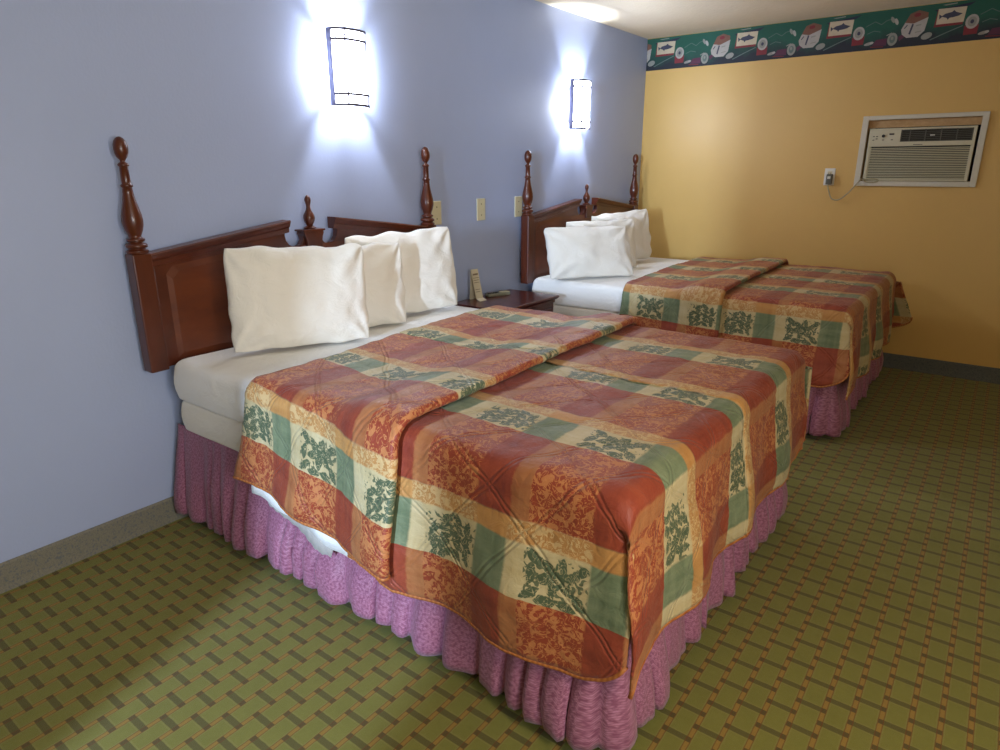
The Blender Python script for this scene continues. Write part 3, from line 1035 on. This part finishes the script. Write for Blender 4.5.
# ------------------------------------------------------------------ headboards
def make_headboard():
    r = empty('headboard', (0, -3.568, 0.675), 'dark cherry headboard with turned posts on the blue wall behind the near bed', 'headboard', 'cherry headboards with turned posts')
    Z0 = 0.675
    hy = 0.792
    def half(s):
        # right-hand half outline of the backboard (y>0), from the bottom centre round to the centre notch
        return [(s * y, z - Z0) for y, z in
                [(0.0, 0.68), (hy - 0.045, 0.68), (hy - 0.045, 1.112), (0.70, 1.124), (0.45, 1.155), (0.20, 1.189), (0.128, 1.199), (0.133, 1.182), (0.144, 1.166), (0.148, 1.146), (0.143, 1.122), (0.128, 1.103), (0.106, 1.092), (0.084, 1.091), (0.066, 1.100), (0.053, 1.118), (0.049, 1.138), (0.054, 1.150), (0.054, 1.156), (0.0, 1.156)]]
    a = half(1); b = half(-1)
    poly = a[1:-1] + [(0.0, 1.160 - Z0)] + b[1:-1][::-1]
    m = MB(); m.prism(poly, 0.030, 0.062)
    # top rail: drop bottom centre vertex duplicates are avoided by construction
    bevel(m.build('backboard', M['cherry'], r), 0.003)
    # field panel, raised with a bevelled edge
    def inset_poly(d):
        L = hy - 0.09 - d
        top_e = 1.072 - d; top_c = 1.095 - d
        return [(-L, 0.705 + d), (L, 0.705 + d), (L, top_e - 0.03), (L - 0.03, top_e), (0.45, 1.062 - d + 0.035), (0.0, top_c + 0.0), (-0.45, 1.062 - d + 0.035), (-L + 0.03, top_e), (-L, top_e - 0.03)]
    p0 = [(y, z - Z0) for y, z in inset_poly(0)]; p1 = [(y, z - Z0) for y, z in inset_poly(0.022)]
    m = MB(); n = len(p0)
    m.add([(0.0622, y, z) for y, z in p0] + [(0.0660, y, z) for y, z in p1], [tuple(range(n, 2 * n))] + [(i, (i + 1) % n, n + (i + 1) % n, n + i) for i in range(n)])
    m.build('field_panel', M['cherry_panel'], r)
    # sloping crown mouldings
    for s in (-1, 1):
        m = MB()
        pts = [(0.760, 1.115), (0.45, 1.157), (0.20, 1.190), (0.126, 1.200)]
        prof = [(0.024, 0.012), (0.082, 0.012), (0.086, 0.006), (0.080, -0.004), (0.076, -0.014), (0.068, -0.022), (0.066, -0.040), (0.063, -0.042), (0.024, -0.042)]
        k = len(prof); vs = []; fs = []
        for y, z in pts:
            for x, dz in prof: vs.append((x, s * y, z + dz - Z0))
        for i in range(len(pts) - 1):
            for q in range(k): fs.append((i * k + q, i * k + (q + 1) % k, (i + 1) * k + (q + 1) % k, (i + 1) * k + q))
        fs += [tuple(range(k)), tuple(range((len(pts) - 1) * k, len(pts) * k))[::-1]]
        m.add(vs, fs)
        o = m.build('crown_moulding', M['cherry'], r)
        bm = bmesh.new(); bm.from_mesh(o.data); bmesh.ops.recalc_face_normals(bm, faces=bm.faces); bm.to_mesh(o.data); bm.free()
    # posts
    for s in (-1, 1):
        y = s * hy
        m = MB(); m.box(0.026, 0.088, y - 0.036, y + 0.036, 0.0, 1.130 - Z0)
        po = bevel(m.build('post', M['cherry'], r), 0.005, 2)
        prof = [(0.036, 1.130), (0.038, 1.134), (0.038, 1.141), (0.030, 1.145), (0.029, 1.149), (0.037, 1.153), (0.038, 1.160), (0.034, 1.166), (0.026, 1.169), (0.025, 1.173), (0.032, 1.177), (0.032, 1.183), (0.024, 1.187), (0.021, 1.192),
                (0.024, 1.200), (0.030, 1.214), (0.0345, 1.232), (0.036, 1.250), (0.034, 1.270), (0.0285, 1.295), (0.0225, 1.320), (0.0185, 1.345), (0.0165, 1.366), (0.0205, 1.369), (0.021, 1.375), (0.0165, 1.379), (0.0155, 1.384), (0.0145, 1.438), (0.0185, 1.441), (0.0190, 1.446), (0.0155, 1.450), (0.010, 1.454), (0.009, 1.459), (0.012, 1.464), (0.018, 1.472), (0.0225, 1.484), (0.0245, 1.498), (0.0235, 1.513), (0.0195, 1.526), (0.013, 1.535), (0.007, 1.539), (0.002, 1.541)]
        m = MB(); m.lathe([(q, z - Z0) for q, z in prof], 0.055, y)
        autosmooth(m.build('turned_finial', M['cherry'], po), 60)
    # centre pedestal and small finial
    m = MB()
    pp = [(-0.042, 1.070), (0.042, 1.070), (0.043, 1.108), (0.048, 1.132), (0.054, 1.144), (0.054, 1.156), (-0.054, 1.156), (-0.054, 1.144), (-0.048, 1.132), (-0.043, 1.108)]
    m.prism([(y, z - Z0) for y, z in pp], 0.020, 0.080)
    m.box(0.014, 0.086, -0.060, 0.060, 1.156 - Z0, 1.164 - Z0)
    pe = bevel(m.build('pedestal', M['cherry'], r), 0.002)
    prof = [(0.028, 1.166), (0.029, 1.171), (0.020, 1.175), (0.014, 1.180), (0.018, 1.188), (0.024, 1.200), (0.0265, 1.213), (0.025, 1.225), (0.018, 1.238), (0.011, 1.250), (0.0085, 1.262), (0.0095, 1.270), (0.012, 1.280), (0.0145, 1.290), (0.0135, 1.300), (0.009, 1.309), (0.004, 1.314), (0.001, 1.316)]
    m = MB(); m.lathe([(q, z - Z0) for q, z in prof], 0.050, 0.0, 24)
    autosmooth(m.build('turned_finial', M['cherry'], pe), 60)
    return r
hb1 = make_headboard()
hb2 = copy_tree(hb1)
hb2.location = (0, -1.008, 0.675)
hb2['label'] = 'dark cherry headboard with turned posts behind the far bed, next to the yellow wall'

# ------------------------------------------------------------------ nightstand and what stands on it
def make_nightstand():
    r = empty('nightstand', (0, -2.255, 0), 'dark cherry nightstand with a moulded top between the two beds', 'nightstand')
    zt = 0.652
    hw = 0.305
    m = MB(); m.box(0.034, 0.385, -hw + 0.025, hw - 0.025, 0.06, zt - 0.045); bevel(m.build('cabinet_body', M['nightstand_wood'], r), 0.003)
    m = MB()
    prof = [(0.0, 0.0), (0.0, -0.010), (0.006, -0.016), (0.010, -0.022), (0.020, -0.026), (0.022, -0.045)]
    x0, x1 = 0.022, 0.415
    vs = []; fs = []
    for ins, dz in [(0.004, 0.0)] + prof[1:]:
        vs += [(x0, -hw + ins, zt + dz), (x1 - ins, -hw + ins, zt + dz), (x1 - ins, hw - ins, zt + dz), (x0, hw - ins, zt + dz)]
    k = len(prof)
    for j in range(k - 1):
        for i in range(4): fs.append((j * 4 + i, (j + 1) * 4 + i, (j + 1) * 4 + (i + 1) % 4, j * 4 + (i + 1) % 4))
    fs += [(0, 1, 2, 3), tuple(range((k - 1) * 4, k * 4))[::-1]]
    m.add(vs, fs); bevel(m.build('top', M['nightstand_wood'], r), 0.003, 2, 20)
    m = MB(); m.box(0.05, 0.40, -hw + 0.018, hw - 0.018, 0.0, 0.075); bevel(m.build('plinth', M['nightstand_wood'], r), 0.004)
    for z0, z1 in ((0.10, 0.325), (0.345, 0.575)):
        m = MB(); m.box(0.380, 0.396, -hw + 0.05, hw - 0.05, z0, z1); d = bevel(m.build('drawer', M['nightstand_wood'], r), 0.006, 3)
        m = MB(); zc = (z0 + z1) / 2
        m.tube([(0.394, -0.045, zc), (0.415, -0.040, zc - 0.006), (0.420, 0.0, zc - 0.016), (0.415, 0.040, zc - 0.006), (0.394, 0.045, zc)], 0.0045, 10)
        autosmooth(m.build('handle', M['brass'], d), 60)
    return r
make_nightstand()
NZ = 0.652
def make_card():
    # folded card standing on a small foot, leaning back
    r = empty('tent_card', (0.105, -2.385, NZ), 'cream folded card standing upright on the nightstand', 'card')
    r.rotation_euler = (0, 0, math.radians(-6))
    h = 0.185
    m = MB()
    m.add([(0.032, -0.030, 0.0005), (0.032, 0.030, 0.0005), (0.0, 0.030, 0.012), (0.0, -0.030, 0.012), (-0.045, 0.030, h), (-0.045, -0.030, h), (-0.058, 0.030, 0.0005), (-0.058, -0.030, 0.0005)],
          [(0, 1, 2, 3), (3, 2, 4, 5), (5, 4, 6, 7)])
    o = m.build('folded_card', M['paper'], r)
    s = o.modifiers.new('thick', 'SOLIDIFY'); s.thickness = 0.0016; s.offset = 0
    m = MB()
    def on(y0, y1, q0, q1):
        n = Vector((h - 0.012, 0, 0.045)).normalized() * 0.0016
        def p(y, q): return Vector((-0.045 * q, y, 0.012 + (h - 0.012) * q)) + n
        m.add([p(y0, q0), p(y1, q0), p(y1, q1), p(y0, q1)], [(0, 1, 2, 3)])
    for y0, y1, q0, q1 in [(-0.022, 0.022, 0.80, 0.86)] + [(-0.024, 0.018 + 0.02 * (q - 0.4), q, q + 0.018) for q in (0.70, 0.62, 0.54, 0.30, 0.22)]:
        m = MB(); on(y0, y1, q0, q1)
        pr = m.build('printed_line', M['print'], o)
        s = pr.modifiers.new('thick', 'SOLIDIFY'); s.thickness = 0.0003; s.offset = 0
make_card()
def make_remote():
    r = empty('remote_control', (0.105, -2.20, NZ), 'small olive grey remote control lying on the nightstand beside the card', 'remote control')
    r.rotation_euler = (0, 0, math.radians(-18))
    m = MB(); m.box(-0.024, 0.024, -0.085, 0.085, 0.0, 0.020); bevel(m.build('case', M['remote_grey'], r), 0.006, 3)
    m = MB(); m.box(-0.021, 0.021, 0.02, 0.080, 0.0195, 0.024); bevel(m.build('top_plate', M['remote_pale'], r), 0.002)
    m = MB()
    for i in range(4):
        for j in range(3): m.box(-0.015 + j * 0.012, -0.008 + j * 0.012, -0.070 + i * 0.02, -0.060 + i * 0.02, 0.0195, 0.0225)
    m.build('buttons', M['black'], r)
make_remote()

# ------------------------------------------------------------------ wall sconces
def glass_mat():
    t = NT('lit_frosted_shade')
    em = t.n('ShaderNodeEmission'); em.inputs[0].default_value = (0.80, 0.86, 1.0, 1); em.inputs[1].default_value = 46.0
    tr = t.n('ShaderNodeBsdfTransparent')
    mx = t.n('ShaderNodeMixShader'); mx.inputs[0].default_value = 0.72
    t.link(tr.outputs[0], mx.inputs[1]); t.link(em.outputs[0], mx.inputs[2]); t.link(mx.outputs[0], t.out.inputs[0])
    return t.m
M['shade'] = glass_mat()
def bulb_mat():
    t = NT('lit_bulb')
    em = t.n('ShaderNodeEmission'); em.inputs[0].default_value = (0.82, 0.88, 1.0, 1); em.inputs[1].default_value = 30.0
    tr = t.n('ShaderNodeBsdfTransparent')
    mx = t.n('ShaderNodeMixShader'); mx.inputs[0].default_value = 0.12
    t.link(tr.outputs[0], mx.inputs[1]); t.link(em.outputs[0], mx.inputs[2]); t.link(mx.outputs[0], t.out.inputs[0])
    return t.m
M['bulb'] = bulb_mat()
def make_sconce():
    r = empty('wall_sconce', (0, -3.278, 1.870), 'lit half-round wall sconce above the near headboard, the larger in view', 'wall lamp', 'lit wall sconces on the blue wall')
    hh = 0.163; hw = 0.100
    m = MB(); m.box(0.0, 0.010, -0.060, 0.060, -0.12, 0.12); bevel(m.build('back_plate', M['grey_metal'], r), 0.003)
    FX = 0.068
    for s in (-1, 1):
        m = MB(); m.box(0.036, FX, s * hw - 0.003, s * hw + 0.003, -hh, hh); bevel(m.build('side_rail', M['grey_metal'], r), 0.0015)
    # arms that join the rails to the plate
    for z in (-0.10, 0.10):
        m = MB(); m.box(0.008, 0.030, -0.05, 0.05, z - 0.004, z + 0.004); [m.add([(0.010, q * 0.05, z - 0.004), (0.030, q * 0.05, z - 0.004), (0.056, q * hw, z - 0.004), (0.036, q * hw, z - 0.004), (0.010, q * 0.05, z + 0.004), (0.030, q * 0.05, z + 0.004), (0.056, q * hw, z + 0.004), (0.036, q * hw, z + 0.004)], [(0, 3, 2, 1), (4, 5, 6, 7), (0, 1, 5, 4), (1, 2, 6, 5), (2, 3, 7, 6), (3, 0, 4, 7)]) for q in (-1, 1)]; m.build('bracket', M['grey_metal'], r)
    def arc(rad_y, depth, n=18):
        return [(FX - 0.004 + depth * math.cos(a), rad_y * math.sin(a)) for a in [-PI / 2 + PI * i / n for i in range(n + 1)]]
    def strip(z0, z1, ry, dp, th):
        a = arc(ry, dp); b = arc(ry - th, dp - th); n = len(a); vs = []; fs = []
        for (x, y) in a: vs += [(x, y, z0), (x, y, z1)]
        for (x, y) in b: vs += [(x, y, z0), (x, y, z1)]
        o = 2 * n
        for i in range(n - 1):
            fs.append((2 * i, 2 * i + 2, 2 * i + 3, 2 * i + 1))
            fs.append((o + 2 * i, o + 2 * i + 1, o + 2 * i + 3, o + 2 * i + 2))
            fs.append((2 * i + 1, 2 * i + 3, o + 2 * i + 3, o + 2 * i + 1))
            fs.append((2 * i, o + 2 * i, o + 2 * i + 2, 2 * i + 2))
        fs.append((0, 1, o + 1, o)); fs.append((2 * n - 2, o + 2 * n - 2, o + 2 * n - 1, 2 * n - 1))
        return vs, fs
    m = MB()
    a = arc(hw - 0.004, 0.052); n = len(a)
    vs = []; fs = []
    for (x, y) in a: vs += [(x, y, -hh + 0.004), (x, y, hh - 0.004)]
    for i in range(n - 1): fs.append((2 * i, 2 * i + 2, 2 * i + 3, 2 * i + 1))
    m.add(vs, fs)
    m.build('glass_shade', M['shade'], r, True)
    for z in (-hh, -hh + 0.045, hh - 0.053, hh - 0.011):
        m = MB(); m.add(*strip(z, z + 0.011, hw + 0.001, 0.058, 0.004)); m.build('band', M['grey_metal'], r)
    for ang in (-0.62, 0.62):
        for z0, z1 in ((hh - 0.09, hh), (-hh, -hh + 0.08)):
            x = FX - 0.004 + 0.0585 * math.cos(ang); y = (hw + 0.0015) * math.sin(ang)
            m = MB(); m.box(x - 0.003, x + 0.003, y - 0.003, y + 0.003, z0, z1); m.build('mullion', M['grey_metal'], r)
    # spiral bulb
    m = MB()
    m.lathe([(0.011, -0.056), (0.013, -0.045), (0.020, -0.025), (0.0235, -0.005), (0.022, 0.014), (0.016, 0.028), (0.008, 0.035), (0.001, 0.037)], 0.066, 0.0, 20)
    m.build('bulb', M['bulb'], r, True)
    m = MB(); m.lathe([(0.012, -0.105), (0.017, -0.098), (0.018, -0.06), (0.012, -0.055)], 0.066, 0.0, 16)
    m.box(0.008, 0.062, -0.006, 0.006, -0.103, -0.092)
    m.build('socket', M['white_plastic'], r)
    return r
sc1 = make_sconce()
sc2 = copy_tree(sc1)
sc2.location = (0, -1.165, 1.855)
sc2['label'] = 'lit half-round wall sconce above the far headboard, nearer the yellow wall'

# ------------------------------------------------------------------ blank wall plates on the blue wall
def make_plate():
    r = empty('wall_plate', (0, -2.235, 1.186), 'ivory wall plate on the blue wall above the nightstand, middle of three', 'wall plate', 'ivory plates on the blue wall')
    m = MB(); m.box(0.0, 0.007, -0.040, 0.040, -0.066, 0.066); bevel(m.build('cover', M['ivory'], r), 0.003, 3)
    for z in (-0.033, 0.033):
        m = MB(); m.tube([(0.006, 0, z), (0.0085, 0, z)], 0.0045, 12); m.build('screw', M['screw'], r)
    return r
pl1 = make_plate()
for y, lab in ((-1.835, 'ivory wall plate beside the left post of the far headboard'), (-2.645, 'ivory wall plate mostly hidden behind the right post of the near headboard')):
    c = copy_tree(pl1); c.location.y = y; c['label'] = lab

# ------------------------------------------------------------------ air conditioner in its wall sleeve
fm = MB()
ox0, ox1, oz0, oz1 = 1.690, 2.421, 1.300, 1.770
def frame_ring(m, a, b, y0, y1):
    (x0, x1, z0, z1), (u0, u1, w0, w1) = a, b
    m.box(x0, u0, y0, y1, z0, z1); m.box(u1, x1, y0, y1, z0, z1)
    m.box(u0, u1, y0, y1, z0, w0); m.box(u0, u1, y0, y1, w1, z1)
frame_ring(fm, (ox0, ox1, oz0, oz1), (AX0, AX1, AZ0, AZ1), -0.020, -0.0005)
tr2 = struct(bevel(fm.build('trim_2', M['white_paint']), 0.003))
sl = MB(); sl.box(AX0 + 0.002, AX1 - 0.002, 0.022, 0.034, 1.692, AZ1 - 0.002)
for x in (1.84, 1.99, 2.15, 2.27): sl.box(x, x + 0.004, 0.0205, 0.023, 1.694, AZ1 - 0.004)
fb = sl.build('filler_board', M['filler'], tr2); fb['label'] = 'pale wooden filler board above the air conditioner'
bk = MB(); bk.box(AX0, AX1, 0.285, 0.299, AZ0, AZ1); bk.build('sleeve_back', M['black'], tr2)

def make_ac():
    r = empty('air_conditioner', (2.055, 0.0, AZ0), 'almond through-wall air conditioner set in the white frame on the yellow wall', 'air conditioner')
    hw = 0.3125; ht = 0.352
    yf = -0.012                   # front face
    m = MB()
    # chassis behind the front
    m.box(-hw + 0.006, hw - 0.006, 0.05, 0.27, 0.001, ht - 0.004); m.build('chassis', M['ac_dark'], r)
    zl0, zl1 = 0.014, 0.226
    # front bezel with openings for the louvers and the outlet
    m = MB()
    m.box(-hw, -hw + 0.020, yf, 0.05, 0.003, zl1 + 0.006); m.box(hw - 0.020, hw, yf, 0.05, 0.003, zl1 + 0.006)
    m.box(-hw + 0.020, hw - 0.020, yf, 0.05, 0.003, zl0)
    m.box(-hw, hw, yf, 0.05, zl1 + 0.006, 0.262)
    m.box(-hw, -0.118, yf, 0.05, 0.262, ht - 0.012)
    m.box(0.295, hw, yf, 0.05, 0.262, ht - 0.012)
    m.box(-hw, hw, yf, 0.05, ht - 0.012, ht)
    bevel(m.build('front_bezel', M['ac_plastic'], r), 0.002)
    m = MB(); m.box(-hw + 0.018, hw - 0.018, 0.028, 0.034, zl0 - 0.002, zl1 + 0.008); m.build('intake_backing', M['ac_dark'], r)
    n = 19
    pitch = (zl1 - zl0) / n
    m = MB()
    for i in range(n):
        z = zl0 + pitch * i
        m.add([(-hw + 0.020, yf, z + pitch * 0.18), (hw - 0.020, yf, z + pitch * 0.18), (hw - 0.020, yf + 0.002, z + pitch * 0.66), (-hw + 0.020, yf + 0.002, z + pitch * 0.66),
               (-hw + 0.020, yf + 0.026, z + pitch * 0.30), (hw - 0.020, yf + 0.026, z + pitch * 0.30), (hw - 0.020, yf + 0.026, z + pitch * 0.78), (-hw + 0.020, yf + 0.026, z + pitch * 0.78)],
              [(0, 1, 2, 3), (3, 2, 6, 7), (1, 0, 4, 5), (4, 7, 6, 5), (0, 3, 7, 4), (1, 5, 6, 2)])
    lo = m.build('louver_panel', M['ac_louver'], r)
    # air outlet grille
    m = MB(); m.box(-0.120, 0.297, 0.030, 0.036, 0.258, ht - 0.008); m.build('outlet_backing', M['ac_dark'], r)
    m = MB()
    for i in range(7):
        z = 0.266 + i * 0.0115
        m.box(-0.118, 0.295, yf + 0.004, yf + 0.018, z, z + 0.0035)
    for x in (-0.116, -0.065, 0.025, 0.115, 0.205, 0.290):
        m.box(x - 0.0025, x + 0.0025, yf + 0.002, yf + 0.024, 0.262, ht - 0.012)
    g = m.build('outlet_grille', M['ac_grille'], r)
    m = MB(); m.box(0.055, 0.082, yf - 0.001, yf + 0.006, 0.297, 0.304); bevel(m.build('vane_tab', M['white_plastic'], g), 0.001)
    # control panel
    m = MB()
    m.tube([(-0.222, yf + 0.001, 0.302), (-0.222, yf - 0.004, 0.302), (-0.222, yf - 0.012, 0.302)], 0.0100, 16)
    m.build('control_knob', M['black'], r)
    m = MB(); m.box(-0.188, -0.158, yf - 0.004, yf + 0.001, 0.308, 0.318); bevel(m.build('display', M['black'], r), 0.001)
    for x, z in ((-0.282, 0.300), (-0.262, 0.300), (-0.262, 0.284), (-0.282, 0.276), (-0.222, 0.276), (-0.168, 0.276)):
        m = MB(); m.box(x - 0.006, x + 0.006, yf - 0.003, yf + 0.001, z - 0.003, z + 0.003); bevel(m.build('button', M['ac_grille'], r), 0.001)
    m = MB(); m.box(-0.035, 0.020, yf - 0.0012, yf + 0.0005, 0.240, 0.244); m.build('badge', M['ac_grille'], r)
    # supply cord to the socket, ending in a plug with test buttons
    pts = []
    ctl = [(-0.300, -0.022, 0.014), (-0.318, -0.040, 0.012), (-0.345, -0.048, -0.025), (-0.39, -0.040, -0.085), (-0.445, -0.035, -0.132), (-0.495, -0.035, -0.125), (-0.520, -0.030, -0.075), (-0.530, -0.040, -0.040), (-0.530, -0.034, -0.012)]
    for i in range(len(ctl) - 1):
        p0 = Vector(ctl[max(0, i - 1)]); p1 = Vector(ctl[i]); p2 = Vector(ctl[i + 1]); p3 = Vector(ctl[min(len(ctl) - 1, i + 2)])
        for q in range(8):
            t = q / 8
            pts.append(0.5 * ((2 * p1) + (p2 - p0) * t + (2 * p0 - 5 * p1 + 4 * p2 - p3) * t * t + (-p0 + 3 * p1 - 3 * p2 + p3) * t ** 3))
    pts.append(Vector(ctl[-1]))
    m = MB(); m.tube(pts, 0.0045, 8)
    co = m.build('power_cord', M['cord'], r, True)
    m = MB(); m.box(-0.550, -0.510, -0.044, -0.008, -0.026, 0.048); bevel(m.build('plug', M['ac_grille'], co), 0.006, 3)
    m = MB(); m.box(-0.540, -0.520, -0.047, -0.043, 0.014, 0.032); m.build('test_button', M['white_plastic'], co)
    # loop of cord resting on the sill of the frame
    m = MB()
    m.tube([(-0.255 + 0.045 * math.cos(a), -0.024 + 0.006 * math.sin(a), 0.004 + 0.012 * math.sin(a)) for a in [2 * PI * i / 20 for i in range(20)]], 0.004, 8, 0, True)
    m.build('cord_loop', M['cord'], r, True)
    return r
make_ac()

def make_outlet():
    r = empty('wall_outlet', (1.520, 0, 1.362), 'white wall outlet with a plug in it, left of the air conditioner', 'outlet')
    m = MB(); m.box(-0.036, 0.036, -0.006, 0.0, -0.060, 0.060); bevel(m.build('cover_plate', M['white_plastic'], r), 0.0025, 3)
    m = MB(); m.box(-0.016, 0.016, -0.0085, -0.005, 0.010, 0.040); bevel(m.build('socket', M['ivory'], r), 0.002)
    m = MB(); m.box(-0.008, -0.005, -0.0092, -0.008, 0.020, 0.032); m.box(0.005, 0.008, -0.0092, -0.008, 0.020, 0.032); m.build('slots', M['black'], r)
make_outlet()

# ------------------------------------------------------------------ lights
def point(name, loc, power, col, rad, parent=None):
    l = bpy.data.lights.new(name, 'POINT'); l.energy = power; l.color = col; l.shadow_soft_size = rad
    o = bpy.data.objects.new(name, l); COL.objects.link(o); o.location = loc
    if parent: o.parent = parent
    return o
def area(name, loc, target, power, col, sx, sy):
    l = bpy.data.lights.new(name, 'AREA'); l.energy = power; l.color = col; l.shape = 'RECTANGLE'; l.size = sx; l.size_y = sy
    o = bpy.data.objects.new(name, l); COL.objects.link(o); o.location = loc
    o.rotation_euler = (Vector(target) - Vector(loc)).to_track_quat('-Z', 'Y').to_euler()
    return o
COOL = (0.80, 0.87, 1.0)
SCP = 36
point('sconce_light_near', (0.066, -3.278, 1.870), SCP, COOL, 0.022)
point('sconce_light_far', (0.066, -1.165, 1.855), SCP, COOL, 0.022)
# cool fill light outside the added right-hand window, aimed at the blue wall
wd = area('added_window_fill', (RX + 0.20, (WY0 + WY1) / 2, (WZ0 + WZ1) / 2 + 0.1), (0.0, -4.9, 1.2), 28, (0.84, 0.91, 1.0), WY1 - WY0, WZ1 - WZ0)
wd.data.spread = math.radians(105)
# a bright strip of sky seen through the tall front window
area('sky_strip', (2.32, RY - 2.0, 1.55), (0.9, -4.2, 0.5), 340, (0.56, 0.74, 1.0), 0.10, 0.9)
# warm lamp right of the camera
point('room_lamp', (3.15, -4.75, 1.3), 39, (1.0, 0.85, 0.64), 0.14)

w = bpy.data.worlds.new('world'); S.world = w; w.use_nodes = True
bg = w.node_tree.nodes.get('Background')
bg.inputs[0].default_value = (0.6, 0.7, 0.9, 1); bg.inputs[1].default_value = 0.25

# ------------------------------------------------------------------ camera
F, yaw, pitch, roll = 661.60255, 0.643916734, 0.302240256, -0.003433
fwd = Vector((-math.sin(yaw) * math.cos(pitch), math.cos(yaw) * math.cos(pitch), -math.sin(pitch)))
rt = fwd.cross(Vector((0, 0, 1))).normalized(); up = rt.cross(fwd)
c_, s_ = math.cos(roll), math.sin(roll)
rt, up = c_ * rt + s_ * up, -s_ * rt + c_ * up
cam = bpy.data.cameras.new('camera'); cam.sensor_width = 36; cam.sensor_fit = 'HORIZONTAL'; cam.lens = F * 36 / 1000
cam.clip_start = 0.05
co = bpy.data.objects.new('camera', cam); COL.objects.link(co)
mw = Matrix.Identity(4)
for i in range(3):
    mw[i][0] = rt[i]; mw[i][1] = up[i]; mw[i][2] = -fwd[i]
mw.translation = Vector((2.6299968, -5.5428552, 1.4271050))
co.matrix_world = mw
S.camera = co
vs_ = S.view_settings
S.display_settings.display_device = 'sRGB'
vs_.view_transform = 'Standard'; vs_.look = 'None'; vs_.exposure = 0.18; vs_.gamma = 1.0; vs_.use_curve_mapping = False
